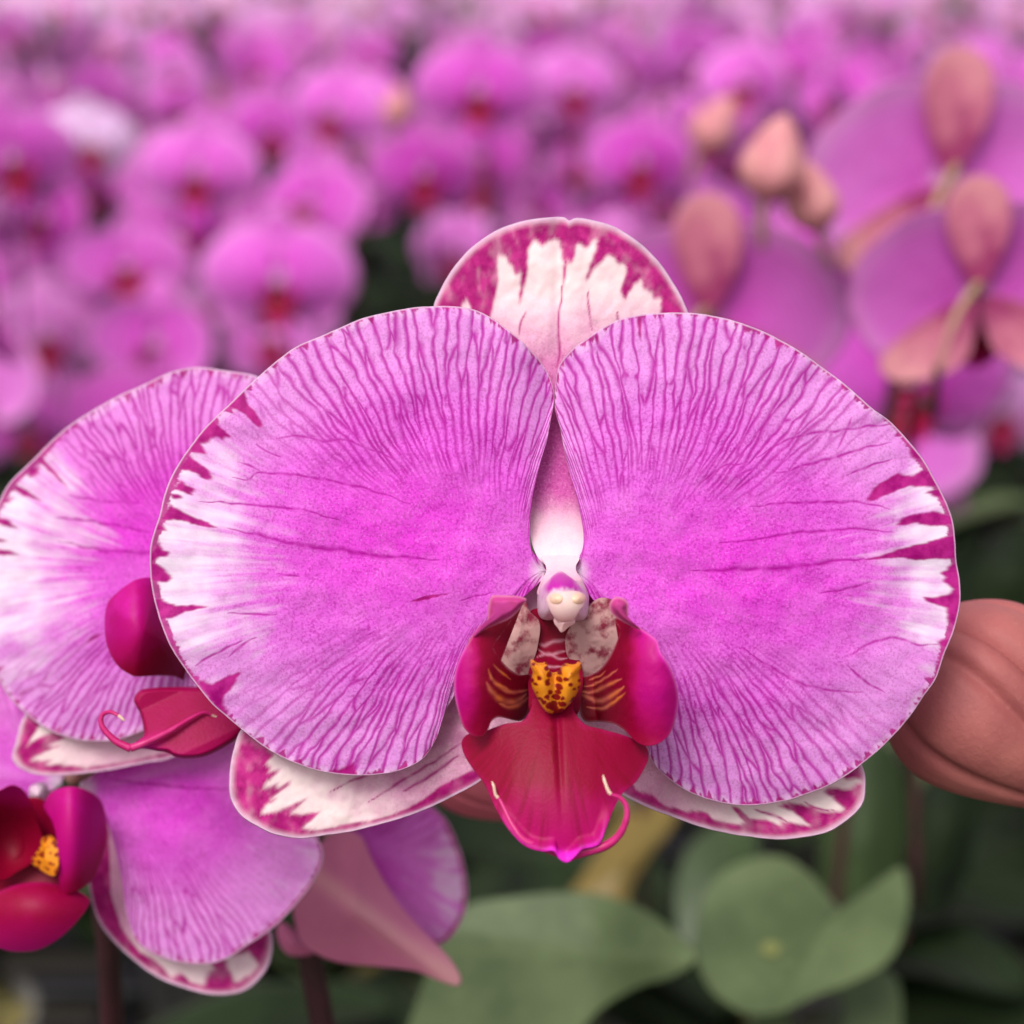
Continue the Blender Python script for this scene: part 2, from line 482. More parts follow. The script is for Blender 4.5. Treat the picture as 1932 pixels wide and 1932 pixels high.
M_bud2, nt, p = new_mat('bud_peach')
c = mixc(nt, ramp(nt, noise(nt, 60, 4), .3, .7), srgb(214, 136, 146), srgb(234, 176, 166))
c = mixc(nt, attr(nt, 'warm'), c, srgb(206, 100, 128))
finish(nt, p, c, .15, None, .55, .2)

def leaf_mat(name, c1, c2, rough=.42, spec=.3):
    m, nt, p = new_mat(name)
    n1 = noise(nt, 18, 4); n2 = noise(nt, 260, 4)
    c = mixc(nt, ramp(nt, n1, .3, .7), c1, c2)
    c = mixc(nt, math_(nt, 'MULTIPLY', ramp(nt, n2, .5, .8), .25), c, [x * 1.6 for x in c2])
    c = mixc(nt, math_(nt, 'MULTIPLY', attr(nt, 'vein'), .6), c, [x * 1.7 for x in c2])
    finish(nt, p, c, .15, None, rough, spec)
    return m
M_leaf = leaf_mat('leaf_green', srgb(72, 86, 54), srgb(108, 122, 82))
M_leaf_d = leaf_mat('leaf_dark_green', srgb(20, 27, 17), srgb(38, 50, 28), .55, .12)
M_leaf_m = leaf_mat('leaf_mid_green', srgb(48, 62, 34), srgb(64, 80, 46))
M_leaf_y = leaf_mat('leaf_yellow', srgb(124, 98, 48), srgb(112, 98, 52))
M_scar = plain('leaf_scar_yellow', srgb(120, 122, 70), srgb(108, 116, 66), 200, .6, .2, 0)
M_pot = plain('pot_grey_plastic', srgb(120, 116, 110), srgb(96, 94, 92), 40, .5, .4, 0)
M_bark = plain('bark_moss', srgb(96, 84, 48), srgb(150, 140, 92), 70, .9, .1, 0, .4, .6)
M_bar = plain('bench_black_plastic', srgb(24, 24, 26), srgb(38, 38, 40), 30, .5, .3, 0)
M_floor = plain('floor_concrete', srgb(110, 102, 92), srgb(80, 76, 70), 6, .9, .1, 0)

# ------------------------------------------------------------------ the setting
me = bpy.data.meshes.new('ground')
me.from_pydata([(-60, -5, -.55), (60, -5, -.55), (60, 90, -.55), (-60, 90, -.55)], [], [(0, 1, 2, 3)])
me.materials.append(M_floor); g = link('ground', me); g['kind'] = 'structure'

# ------------------------------------------------------------------ main flower
BASE = (1055, 1070)
RES = 1.0

L_OUT = [(1029, 1070), (1019, 1055), (1004, 1040), (998, 1011), (1001, 967), (1007, 926), (1019, 876), (1033, 824), (1042, 774), (1045, 742), (1036, 712),
         (1022, 686), (1001, 662), (978, 639), (954, 620), (925, 599), (893, 585), (855, 579), (802, 579), (760, 584), (721, 592), (683, 602), (640, 620),
         (600, 637), (560, 655), (522, 682), (484, 714), (458, 739), (431, 765), (404, 790), (380, 816), (358, 846), (339, 873), (323, 902), (310, 937),
         (302, 972), (291, 1005), (284, 1042), (285, 1096), (293, 1137), (305, 1178), (322, 1219), (343, 1253), (367, 1287), (401, 1328), (428, 1352),
         (456, 1376), (497, 1407), (538, 1431), (582, 1448), (623, 1458), (674, 1463), (726, 1459), (763, 1450), (797, 1431), (818, 1403), (832, 1369),
         (842, 1338), (859, 1308), (885, 1262), (915, 1210), (955, 1160), (995, 1120), (1024, 1094)]
R_OUT = [(1079, 1073), (1083, 1061), (1095, 1046), (1101, 1029), (1101, 1002), (1095, 967), (1086, 926), (1074, 888), (1064, 847), (1057, 809), (1048, 774),
         (1047, 745), (1051, 706), (1060, 683), (1080, 660), (1104, 642), (1130, 624), (1168, 604), (1212, 594), (1256, 591), (1300, 591), (1358, 599),
         (1417, 617), (1468, 640), (1515, 668), (1561, 701), (1604, 734), (1643, 769), (1679, 796), (1710, 828), (1741, 867), (1761, 902), (1784, 945),
         (1796, 980), (1802, 1023), (1804, 1058), (1810, 1097), (1811, 1140), (1799, 1191), (1782, 1232), (1766, 1278), (1741, 1315), (1712, 1357),
         (1675, 1398), (1629, 1439), (1579, 1473), (1525, 1497), (1463, 1514), (1401, 1519), (1352, 1512), (1298, 1493), (1256, 1464), (1231, 1435),
         (1222, 1400), (1218, 1350), (1205, 1295), (1180, 1230), (1145, 1165), (1110, 1120), (1088, 1096)]

L_BLOT = [Z3(p) for p in (
    [(600, 850), (715, 715), (738, 735), (760, 820), (800, 860), (860, 960), (850, 995), (790, 950), (740, 890), (650, 850)],
    [(330, 1110), (430, 1000), (520, 920), (545, 960), (590, 1000), (650, 1058), (600, 1050), (575, 1080), (550, 1045), (505, 1060), (460, 1100), (430, 1105), (470, 1172), (430, 1168), (370, 1160)],
    [(240, 1280), (350, 1170), (380, 1215), (430, 1240), (490, 1290), (512, 1348), (460, 1352), (400, 1310), (340, 1285)],
    [(210, 1420), (290, 1350), (330, 1390), (388, 1410), (362, 1458), (300, 1435), (250, 1420)],
    [(200, 1440), (270, 1455), (308, 1480), (230, 1488)],
    [(120, 1640), (210, 1525), (290, 1570), (390, 1620), (470, 1645), (550, 1693), (470, 1685), (400, 1670), (320, 1645), (250, 1630)],
    [(80, 1710), (130, 1640), (190, 1708)],
    [(60, 1880), (130, 1775), (165, 1850), (208, 1855), (190, 1895), (140, 1890), (60, 1960)])] + [Z4(p) for p in (
    [(40, 50), (130, 95), (178, 158), (150, 178), (60, 175)],
    [(80, 250), (150, 285), (200, 308), (290, 303), (382, 315), (300, 332), (240, 342), (200, 367), (90, 395)],
    [(290, 700), (400, 742), (470, 700), (558, 673), (510, 762), (470, 800), (460, 850), (490, 900), (460, 940)],
    [(1480, 292), (1560, 255), (1640, 245), (1722, 240), (1640, 256), (1580, 275)],
    [(1130, 1200), (1180, 1170), (1190, 1250), (1060, 1250), (1080, 1215)])]
R_BLOT = [Z5(p) for p in (
    [(1405, 967), (1440, 908), (1500, 868), (1560, 835), (1590, 847), (1630, 850), (1700, 810), (1780, 900), (1720, 905), (1620, 898), (1570, 915), (1510, 940), (1430, 972)],
    [(1548, 1088), (1590, 1048), (1650, 1033), (1740, 1020), (1850, 1050), (1830, 1090), (1700, 1092), (1640, 1075), (1590, 1092)],
    [(1370, 1257), (1480, 1235), (1550, 1208), (1620, 1188), (1700, 1172), (1760, 1150), (1860, 1130), (1860, 1252), (1740, 1252), (1650, 1258), (1570, 1244), (1480, 1252)],
    [(1610, 725), (1640, 705), (1690, 770), (1630, 768)],
    [(1690, 930), (1740, 950), (1800, 1000), (1780, 900)],
    [(300, 70), (325, 80), (318, 200), (306, 160)], [(75, 170), (110, 165), (120, 215)])] + [Z6(p) for p in (
    [(1545, 103), (1580, 90), (1600, 60), (1650, 50), (1660, 200), (1630, 380), (1580, 322), (1580, 262), (1490, 237), (1468, 213), (1530, 213), (1590, 200), (1612, 180), (1560, 142), (1575, 125)],
    [(1538, 415), (1600, 395), (1600, 460), (1550, 442)])]
L_LINES = [(Z3(p), wd) for p, wd in (
    ([(940, 1070), (1030, 1045), (1130, 1045), (1260, 1075), (1410, 1070), (1520, 1100), (1650, 1150), (1800, 1200)], 3.2),
    ([(640, 1330), (740, 1350), (850, 1300), (1000, 1310), (1150, 1325), (1300, 1350), (1450, 1380), (1600, 1420), (1750, 1470), (1900, 1520)], 3.2),
    ([(680, 1220), (780, 1255), (860, 1300)], 2.4),
    ([(420, 1505), (560, 1510), (720, 1520), (900, 1540), (1080, 1555), (1250, 1590), (1400, 1640)], 3.0),
    ([(610, 1690), (760, 1725), (900, 1755), (1080, 1800), (1250, 1825), (1450, 1850), (1650, 1885), (1930, 1900), (2100, 1915)], 4.6),
    ([(820, 1100), (870, 1140), (1000, 1190)], 2.4))] + [(Z4(p), wd) for p, wd in (
    ([(480, 350), (640, 355), (760, 350)], 2.5), ([(1770, 282), (1850, 255), (1940, 235)], 2.0), ([(300, 640), (420, 570), (560, 500)], 3),
    ([(480, 590), (560, 530), (640, 480)], 3), ([(760, 130), (880, 155)], 3))]
R_LINES = [(Z5(p), wd) for p, wd in (
    ([(880, 755), (960, 710), (1060, 665), (1150, 640), (1280, 630), (1400, 610), (1530, 600)], 3.4),
    ([(980, 840), (1080, 805), (1200, 775), (1320, 740), (1420, 710), (1530, 690)], 3.4),
    ([(1310, 850), (1420, 800), (1530, 770)], 2.8), ([(600, 890), (720, 800), (820, 790)], 2.4),
    ([(850, 1000), (950, 985), (1080, 980), (1220, 975), (1400, 980), (1520, 1010)], 3.2),
    ([(690, 1175), (850, 1160), (1000, 1135), (1150, 1120), (1350, 1105), (1540, 1125)], 3.2),
    ([(560, 1310), (700, 1305), (850, 1298), (1000, 1295), (1150, 1275), (1280, 1258), (1400, 1250)], 5.0),
    ([(1270, 720), (1310, 630), (1340, 560)], 2.6), ([(527, 690), (535, 600)], 2.2))] + [(Z6(p), wd) for p, wd in (
    ([(1100, 500), (1200, 440), (1330, 400), (1440, 430), (1540, 430)], 3), ([(1000, 200), (1150, 170), (1230, 145)], 2.5),
    ([(640, 440), (760, 520), (900, 600), (1050, 640), (1200, 650)], 3), ([(428, 690), (438, 725)], 3), ([(1120, 520), (1200, 590), (1300, 650)], 3))]

def petal(name, outline, claw, axis, dfun, blots, lines, tip, seed, parent, res=1.0, k=.36, dist=DIST, base=BASE, mats=None,
          spacing=18, pale_rng=(60, 200), tip_w=1.0, midw=.18, width=3.7, hot_c=None):
    nt = int(1700 * res); nr = int(230 * res)
    P, r, L = fan(outline, claw, axis, k, nt, nr, wob=2.2, seed=seed)
    X, Y = P[..., 0], P[..., 1]
    ax = np.array(axis, float); ax /= np.linalg.norm(ax)
    a = (X - claw[0]) * ax[0] + (Y - claw[1]) * ax[1]; b = -(X - claw[0]) * ax[1] + (Y - claw[1]) * ax[0]
    rng = random.Random(seed)
    O = P[:, -1]; ang = np.degrees(np.arctan2(b[:, -1], a[:, -1]))
    wv = midw + (1 - midw) * ss(20, 42, np.abs(ang))
    tipd = ss(250, 60, np.hypot(O[:, 0] - tip[0], (O[:, 1] - tip[1]) * .7)) * tip_w
    wv = wv * (1 - .6 * tipd)
    V = vein_net(P, r, L, wv[:, None], seed, spacing * 1.45, 125., width * 1.25)
    for i, (ln, wd) in enumerate(lines): V = np.maximum(V, line_mask(X, Y, ln, wd, True, seed + i, lo=.2))
    # distance to the rim
    rimd = np.linalg.norm(P - O[:, None], axis=2) * .93
    q = np.linspace(0, L, nt)
    md = np.maximum(0, fbm(q / 17, q * 0 + 3.3, seed + 4, 3) - .45) * 80 * (.35 + .65 * vn(q / 150, q * 0, seed + 6))
    band = ss(330, 140, np.hypot(O[:, 0] - tip[0], O[:, 1] - tip[1])) * (7 + 9 * fbm(q / 60, q * 0 + 9, seed + 31)) * tip_w
    md = np.maximum(md, band)
    nearcl = ss(120, 260, np.hypot(O[:, 0] - claw[0], O[:, 1] - claw[1]))
    md = md * nearcl
    jag = rimd + (fbm(X / 7, Y / 7, seed + 12, 2) - .5) * 9
    Mg = ss(1.5, -1.5, jag - md[:, None]) * .92
    if blots: Mg = np.maximum(Mg, soften(poly_mask(X, Y, blots, seed, 3.0, 8.0), 2))
    nz = fbm(X / 60, Y / 60, seed + 21, 3)
    stk = fbm(np.linspace(0, L, nt)[:, None] / 20 + 0 * X, r[None, :] * 4 + 0 * X, seed + 61, 3)
    dt_ = np.hypot(X - tip[0], (Y - tip[1]) * .62)
    pr = pale_rng
    W = ss(pr[1] + 70, pr[0] - 20, dt_ + (nz - .5) * 150 + (stk - .5) * 170) * tip_w * (.96 - .22 * ss(.5, .75, stk))
    W = np.maximum(W, ss(22, 2, rimd + (nz - .5) * 36) * .45 * nearcl[:, None])
    Dc = np.hypot(a, b)
    W = np.maximum(W, ss(46, 10, Dc) * .9)
    W = np.maximum(W, .06 * ss(.35, .7, nz))
    W = np.maximum(W, .2 * ss(200, 60, rimd) * nearcl[:, None])
    hc = hot_c if hot_c else (claw[0] + ax[0] * 290, claw[1] + ax[1] * 290 - 60)
    H = np.exp(-((X - hc[0])**2 / 330**2 + (Y - hc[1])**2 / 230**2)) * (.92 + .2 * nz)
    H = H * (1 - .45 * ss(claw[1] + 40, claw[1] + 260, Y))
    H = np.clip(np.maximum(H, .55 * np.exp(-(b / 90)**2) * ss(430, 250, a)), 0, 1)
    D = dfun(a * S, b * S, X, Y) - V * .045 - Mg * .03 + (fbm(X / 110, Y / 110, seed + 50) - .5) * 1.8 + (stk - .5) * .08 * ss(.35, .9, r)[None, :] + (fbm(X / 16, Y / 16, seed + 51) - .5) * .08
    D = D + (fbm(q / 170, q * 0, seed + 52) - .5)[:, None] * 2.6 * ss(120, 0, rimd)
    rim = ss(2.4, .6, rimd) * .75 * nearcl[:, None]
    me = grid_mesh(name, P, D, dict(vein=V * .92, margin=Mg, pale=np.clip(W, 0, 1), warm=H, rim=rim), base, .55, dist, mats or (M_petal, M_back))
    return link(name, me, parent)

root = empty('orchid_flower', at(*BASE, DIST), 'large sharp pink orchid flower in front with white-tipped petals and crimson lip', 'flower')

def d_petal(sign):
    def f(a, b, X, Y):
        return 2.6 * (1 - np.exp(-a / 6)) - .0030 * b * b - .0013 * a * a - .25 * np.exp(-((b - .2) / 2.2) ** 2) * ss(2, 10, a) * ss(45, 30, a) \
            - 1.0 * ss(.0, 1.0, np.exp(-((X - 1050) / 42.) ** 2)) * ss(-60, -380, Y - 1070.)
    return f
petal('petal', L_OUT, (1033, 1078), (-1, -.03), d_petal(-1), L_BLOT, L_LINES, (290, 1050), 11, root, RES)
petal('petal', R_OUT, (1077, 1080), (1, .02), d_petal(1), R_BLOT, R_LINES, (1812, 1040), 23, root, RES, pale_rng=(40, 140), hot_c=(1390, 1080))

def sepal(name, outline, claw, axis, dfun, whites, lines, seed, parent, res=.55, k=.3, dist=DIST, base=BASE, mats=None, mottle=None, warmf=None, rimw=1.0):
    nt = int(900 * res); nr = int(300 * res)
    P, r, L = fan(outline, claw, axis, k, nt, nr, wob=2.5, seed=seed)
    X, Y = P[..., 0], P[..., 1]
    ax = np.array(axis, float); ax /= np.linalg.norm(ax)
    a = (X - claw[0]) * ax[0] + (Y - claw[1]) * ax[1]; b = -(X - claw[0]) * ax[1] + (Y - claw[1]) * ax[0]
    O = P[:, -1]; rimd = np.linalg.norm(P - O[:, None], axis=2)
    wm = soften(poly_mask(X, Y, whites, seed, 2.2, 7.0), 1)
    Mg = 1 - wm
    nz = fbm(X / 50, Y / 50, seed + 3, 3)
    V = np.zeros(X.shape)
    for i, (ln, wd) in enumerate(lines): V = np.maximum(V, line_mask(X, Y, ln, wd, True, seed + i, lo=.1))
    W, H = warmf(X, Y, nz)
    D = dfun(a * S, b * S, X, Y) + ((fbm(X / 70, Y / 70, seed + 9) - .5) * 1.2 + (fbm(X / 14, Y / 14, seed + 13) - .5) * .22) * ss(4, 14, a * S) - .03 * Mg
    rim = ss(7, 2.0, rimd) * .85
    tone = 1 - .22 * ss(.45, .8, fbm(X / 26, Y / 40, seed + 30, 3)) - .3 * ss(16, 4, rimd)
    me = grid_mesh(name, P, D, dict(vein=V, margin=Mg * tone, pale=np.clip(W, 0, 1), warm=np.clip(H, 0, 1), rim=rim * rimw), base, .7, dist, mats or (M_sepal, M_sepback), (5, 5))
    return link(name, me, parent)

# dorsal sepal
DS = [(1036, 1072), (1014, 1050), (1001, 1015), (985, 940), (955, 850), (905, 760), (850, 690), (818, 630), (819, 580), (828, 555), (850, 515), (880, 478), (915, 450), (950, 430),
      (990, 418), (1030, 412), (1060, 411), (1068, 413), (1074, 418), (1082, 414), (1092, 412.5), (1120, 417), (1160, 430), (1200, 455), (1240, 492), (1270, 535), (1290, 570), (1300, 610),
      (1285, 680), (1240, 760), (1180, 850), (1130, 930), (1106, 1005), (1094, 1050), (1072, 1072)]
DW = ZD([(440, 1300), (450, 860), (490, 690), (520, 580), (505, 460), (515, 395), (560, 385), (580, 440), (615, 470), (630, 520), (675, 510), (668, 640), (655, 720), (670, 730), (700, 600), (722, 480), (728, 330),
         (765, 275), (800, 310), (830, 330), (850, 300), (880, 295), (905, 265), (950, 290), (958, 380), (975, 440), (968, 590), (976, 604), (990, 500), (1000, 420), (1020, 450), (1050, 400), (1070, 320),
         (1100, 310), (1140, 350), (1180, 280), (1205, 275), (1200, 350), (1170, 430), (1130, 540), (1138, 570), (1180, 490), (1230, 450), (1280, 390), (1340, 410), (1350, 450), (1395, 440), (1420, 480), (1390, 570), (1375, 650),
         (1400, 700), (1430, 670), (1470, 590), (1530, 545), (1530, 620), (1590, 650), (1605, 700), (1660, 690), (1655, 790), (1700, 900), (1600, 1500), (1400, 2600), (700, 2600)])
DNOTCH = ZD([(240, 745), (265, 730), (290, 705), (325, 765), (300, 800)])
def d_ds(a, b, X, Y):
    return -2.6 - 5.5 * ss(5, 26, a) - .006 * b * b + 3.4 * ss(960, 1075, Y) - .5 * np.exp(-(b / .9) ** 2) * ss(15, 40, a)
def w_ds(X, Y, nz):
    W = ss(720, 520, Y + (nz - .5) * 90) * .95
    W = np.maximum(W, ss(915, 1045, Y + (nz - .5) * 50) * .84)
    H = ss(640, 860, Y) * ss(1030, 920, Y) * .62 + .15
    return W, H
sepal('sepal', DS, (1053, 1078), (0, -1), d_ds, [DW, DNOTCH], [(ZD([(970, 600), (965, 680), (945, 780), (940, 900), (940, 1054), (935, 1200)]), 2.8),
      (ZD([(710, 770), (680, 850), (660, 960)]), 2.3), (ZD([(1145, 620), (1150, 760), (1165, 860), (1180, 920)]), 2.2), (ZD([(1350, 780), (1360, 850)]), 2)],
      41, root, .45, warmf=w_ds)
# lateral sepals
LS = [(1030, 1100), (960, 1105), (860, 1130), (740, 1180), (610, 1250), (510, 1320), (456, 1376), (442, 1414), (434, 1458), (435, 1499), (445, 1523), (462, 1543), (503, 1567), (538, 1578), (572, 1581), (623, 1574),
      (674, 1566), (743, 1547), (811, 1523), (873, 1492), (907, 1472), (960, 1430), (1010, 1340), (1045, 1220), (1055, 1130)]
LW = Z4([(690, 1180), (722, 1195), (710, 1222), (772, 1213), (740, 1250), (700, 1282), (680, 1322), (765, 1288), (740, 1322), (852, 1268), (790, 1322), (700, 1392), (765, 1363), (690, 1412), (668, 1462), (760, 1442),
         (850, 1400), (922, 1368), (880, 1412), (828, 1457), (920, 1457), (1003, 1436), (960, 1482), (886, 1543), (1000, 1545), (1150, 1510), (1300, 1490), (1420, 1450), (1530, 1400), (1650, 1310), (1780, 1240), (1850, 1210),
         (2100, 1000), (2300, 100), (1500, 400), (600, 900), (740, 1130)])
def d_ls(a, b, X, Y):
    return -3.0 - 2.2 * ss(5, 45, a) - .004 * b * b
def w_ls(X, Y, nz):
    W = .35 + .65 * ss(760, 560, X - (Y - 1480) * 1.2 + (nz - .5) * 160)
    return W * ss(1000, 900, X) + .45 * ss(900, 1000, X), .25 + .8 * ss(.45, .7, nz)
sepal('sepal', LS, (1045, 1112), (-1, .72), d_ls, [LW], [(Z4([(1250, 1400), (1400, 1300), (1600, 1180), (1800, 1050)]), 3), (Z4([(1050, 1330), (1250, 1240), (1500, 1130)]), 3), (Z4([(1450, 1330), (1600, 1250), (1760, 1130)]), 4)],
      57, root, .45, warmf=w_ls)
RS = [(1060, 1130), (1066, 1220), (1085, 1330), (1125, 1450), (1173, 1497), (1215, 1520), (1277, 1543), (1339, 1564), (1401, 1576), (1472, 1583), (1525, 1578), (1563, 1568), (1600, 1545), (1625, 1518), (1632, 1489), (1629, 1452),
      (1600, 1400), (1510, 1320), (1380, 1230), (1230, 1150), (1120, 1105)]
RW = [Z6([(150, 1065), (170, 1100), (240, 1115), (290, 1165), (400, 1190), (480, 1190), (520, 1230), (630, 1252), (655, 1240), (600, 1170), (630, 1170), (680, 1220), (760, 1230), (820, 1253), (832, 1235), (955, 1257),
          (880, 1190), (800, 1165), (870, 1150), (960, 1165), (1020, 1195), (1090, 1192), (1118, 1185), (1060, 1130), (1020, 1100), (1050, 1080), (1130, 1092), (1160, 1075), (1110, 1040), (1080, 1000), (600, 500), (-150, 200), (-150, 700), (0, 900)]),
      Z6([(1120, 1050), (1190, 1040), (1185, 1070), (1150, 1065)])]
def w_rs(X, Y, nz):
    return .3 + .7 * ss(1220, 1420, X + (nz - .5) * 120), .25 + .8 * ss(.45, .7, nz)
sepal('sepal', RS, (1065, 1112), (1, .72), d_ls, RW, [(Z6([(700, 1180), (800, 1215), (860, 1240)]), 3), (Z6([(930, 1150), (1000, 1180), (1070, 1185)]), 2.5)], 63, root, .45, warmf=w_rs)

# ---- lip
def dish(name, outline, center, dfun, afun, mats, parent, nt=220, nr=60, thick=.5, base=BASE, dist=DIST, seed=0, wob=1.0, rp=1.0, back=True, stride=(3, 3)):
    P, r, L = fan(outline, center, (0, 0), 0, nt, nr, rp=rp, s0=0.0, wob=wob, seed=seed, closed=True)
    P[-1] = P[0]
    X, Y = P[..., 0], P[..., 1]
    rho = np.broadcast_to(r[None, :], X.shape)
    rimd = np.linalg.norm(P - P[:, -1][:, None], axis=2)
    A = afun(X, Y, rho, rimd) if afun else {}
    Z = np.zeros(X.shape)
    for kk in ('vein', 'margin', 'pale', 'warm', 'rim'): A.setdefault(kk, Z)
    D = dfun(X, Y, rho, rimd)
    me = grid_mesh(name, P, D, A, base, thick, dist, mats, stride, back=back)
    return link(name, me, parent)

MID = Z2([(600, 960), (590, 1000), (545, 1080), (440, 1100), (330, 1140), (240, 1155), (205, 1200), (220, 1270), (270, 1350), (330, 1430), (370, 1520), (410, 1600), (470, 1690), (550, 1770), (640, 1800), (710, 1800),
          (740, 1842), (785, 1862), (830, 1828), (870, 1790), (960, 1760), (1000, 1670), (1040, 1570), (1090, 1480), (1160, 1420), (1210, 1340), (1232, 1280), (1215, 1220), (1120, 1170), (980, 1130), (880, 1100), (820, 1020), (815, 960)])
def d_mid(X, Y, rho, rimd):
    u = (Y - 1330) / 290; b = (X - 1050 - (Y - 1330) * .05) * S
    D = 10.5 + 7 * np.sin(np.clip(u, -.2, 1.1) * 2.0) - .030 * b * b * (.4 + .6 * ss(0, .35, u)) - .5 * np.exp(-(b / .5) ** 2) * ss(.9, .2, u)
    D = D + 1.3 * ss(28, 0, rimd) * ss(.55, .9, u) + (fbm(X / 90, Y / 300, 5) - .5) * .5
    return D
def a_mid(X, Y, rho, rimd):
    w = .26 + .34 * ss(1440, 1590, Y) + .4 * ss(1585, 1622, Y) * ss(1000, 1060, X) + .16 * ss(26, 3, rimd) * ss(1480, 1600, Y)
    w = w + .12 * (fbm(X / 22, Y / 160, 8) - .5) + .1 * ss(14, 2, rimd)
    g = line_mask(X, Y, ZC([(735, 1710), (740, 1800), (745, 1932)]) + [(1046, 1440)], 7, True, 4, lo=.6)
    st = fbm(np.arctan2(X - 1050, Y - 1300) * 14, np.hypot(X - 1050, Y - 1300) / 260, 77, 3)
    return dict(warm=np.clip(w, 0, 1), margin=np.maximum(g * .8, .4 * ss(.52, .7, st)))
lip = dish('lip', MID, (1050, 1440), d_mid, a_mid, (M_lip, M_lip), root, 420, 110, .6, seed=3)

# throat
TH = ZC([(560, 700), (1120, 700), (1060, 900), (1000, 1130), (1040, 1300), (1030, 1500), (960, 1720), (560, 1720), (520, 1500), (520, 1300), (590, 1130), (600, 900)])
def d_th(X, Y, rho, rimd):
    b = (X - 1050) * S
    return .6 + 8.0 * ss(1200, 1340, Y) + .03 * b * b
def a_th(X, Y, rho, rimd):
    st = np.zeros(X.shape)
    for i, l in enumerate(([(610, 1030), (680, 1050), (760, 1010), (880, 990)], [(600, 1090), (700, 1130), (800, 1110), (880, 1100)], [(600, 1150), (680, 1130), (760, 1145), (820, 1170), (890, 1165)], [(620, 1240), (720, 1255), (840, 1250)])):
        st = np.maximum(st, line_mask(X, Y, ZC(l), 3.0, True, 60 + i))
    return dict(warm=np.full(X.shape, .2), vein=st * .55, margin=.35 * ss(.4, .7, fbm(X / 15, Y / 15, 71)))
dish('throat', TH, (1050, 1250), d_th, a_th, (M_lip, M_lip), lip, 160, 40, .6, seed=4)

# pale flaps either side of the throat
LFL = ZC([(470, 610), (530, 720), (610, 800), (628, 880), (610, 1010), (592, 1100), (550, 1220), (505, 1330), (430, 1370), (300, 1330), (130, 1100), (160, 900), (330, 700)])
RFL = ZC([(1085, 690), (1150, 620), (1230, 590), (1330, 620), (1400, 760), (1440, 900), (1420, 1100), (1330, 1240), (1200, 1350), (1100, 1390), (1010, 1370), (955, 1240), (892, 1130), (878, 980), (920, 870), (1000, 790)])
def d_fl(X, Y, rho, rimd): return 2.4 + 1.2 * (1 - rho ** 2) + .4 * fbm(X / 20, Y / 20, 6)
dish('throat_flap', LFL, ZC([(420, 1000)])[0], d_fl, None, (M_flap, M_flap), lip, 120, 30, .5, seed=5)
dish('throat_flap', RFL, ZC([(1160, 1000)])[0], d_fl, None, (M_flap, M_flap), lip, 120, 30, .5, seed=6)

# side lobes
LL = ZC([(540, 1380), (535, 1325), (430, 1330), (330, 1270), (240, 1170), (175, 1060), (200, 1000), (290, 880), (380, 750), (470, 620), (430, 640), (300, 720), (150, 790), (10, 910)]) + \
     [(874, 1230), (860, 1264), (857, 1298), (862, 1332), (874, 1370), (891, 1387), (908, 1389), (920, 1377), (928, 1360), (942, 1353), (980, 1360), (994, 1348), (1003, 1320)]
RL = ZC([(1010, 1420), (1015, 1360), (1100, 1335), (1200, 1280), (1300, 1150), (1370, 1010), (1405, 880), (1350, 790), (1420, 770), (1480, 800), (1600, 880), (1750, 990)]) + \
     [(1246, 1230), (1263, 1257), (1275, 1288), (1280, 1319), (1275, 1353), (1263, 1384), (1243, 1402), (1219, 1407), (1198, 1397), (1178, 1377), (1157, 1365), (1130, 1361), (1104, 1360), (1094, 1340)]
LSTR = [([(170, 1220), (240, 1290), (345, 1372)], 1.8), ([(130, 1270), (165, 1370), (230, 1430), (330, 1490), (420, 1490), (520, 1470)], 3.6), ([(200, 1400), (280, 1450), (360, 1500)], 2.5),
        ([(110, 1400), (200, 1530), (320, 1590), (420, 1570), (500, 1510)], 5.5), ([(230, 1600), (340, 1640), (440, 1600), (520, 1540)], 4.5)]
RSTR = [([(1050, 1440), (1150, 1420), (1300, 1330), (1380, 1270)], 2.2), ([(1010, 1490), (1150, 1490), (1290, 1420), (1420, 1360)], 3.6), ([(1010, 1510), (1200, 1580), (1330, 1520), (1440, 1440)], 5.0),
        ([(1080, 1640), (1230, 1650), (1380, 1560), (1450, 1500)], 3.2), ([(1100, 1380), (1200, 1340), (1260, 1290)], 1.8)]
def mk_lobe(sign, crest, att):
    def d(X, Y, rho, rimd):
        x = (X - crest) * sign * S            # + = outwards of the crest
        inn = np.clip(-x, 0, 30); outw = np.clip(x, 0, 30)
        bow = ss(1420, 1120, Y)
        D = 16.0 - .15 * inn ** 2 - .25 * outw ** 2 - 2.2 * ss(1290, 1410, Y) - 2.5 * ss(1260, 1130, Y)
        return np.maximum(D, 4.6) + (fbm(X / 60, Y / 60, 5) - .5) * .5
    return d
def mk_lobe_a(sign, crest, strs, seed):
    def a(X, Y, rho, rimd):
        x = (X - crest) * sign
        nz = fbm(X / 30, Y / 45, seed)
        w = .2 + .58 * ss(-6, 34, x + (nz - .5) * 24) * ss(1410, 1280, Y + (nz - .5) * 30 - x * .6) + .1 * ss(10, 0, rimd) * ss(-10, 20, x)
        st = np.zeros(X.shape)
        for i, (l, wd) in enumerate(strs): st = np.maximum(st, line_mask(X, Y, ZC(l), wd, True, seed + i, 1.5, 12, lo=.5))
        dk = ss(.3, .75, 1 - np.abs(fbm(X / 9, Y / 30, seed + 3) - .5) * 2) * ss(10, -50, x) * .7
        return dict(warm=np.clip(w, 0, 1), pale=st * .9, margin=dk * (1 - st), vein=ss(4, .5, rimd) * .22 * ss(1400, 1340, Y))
    return a
dish('side_lobe', LL, (925, 1300), mk_lobe(-1, 886, 0), mk_lobe_a(-1, 912, LSTR, 81), (M_lip, M_lip), lip, 320, 90, .5, seed=7)
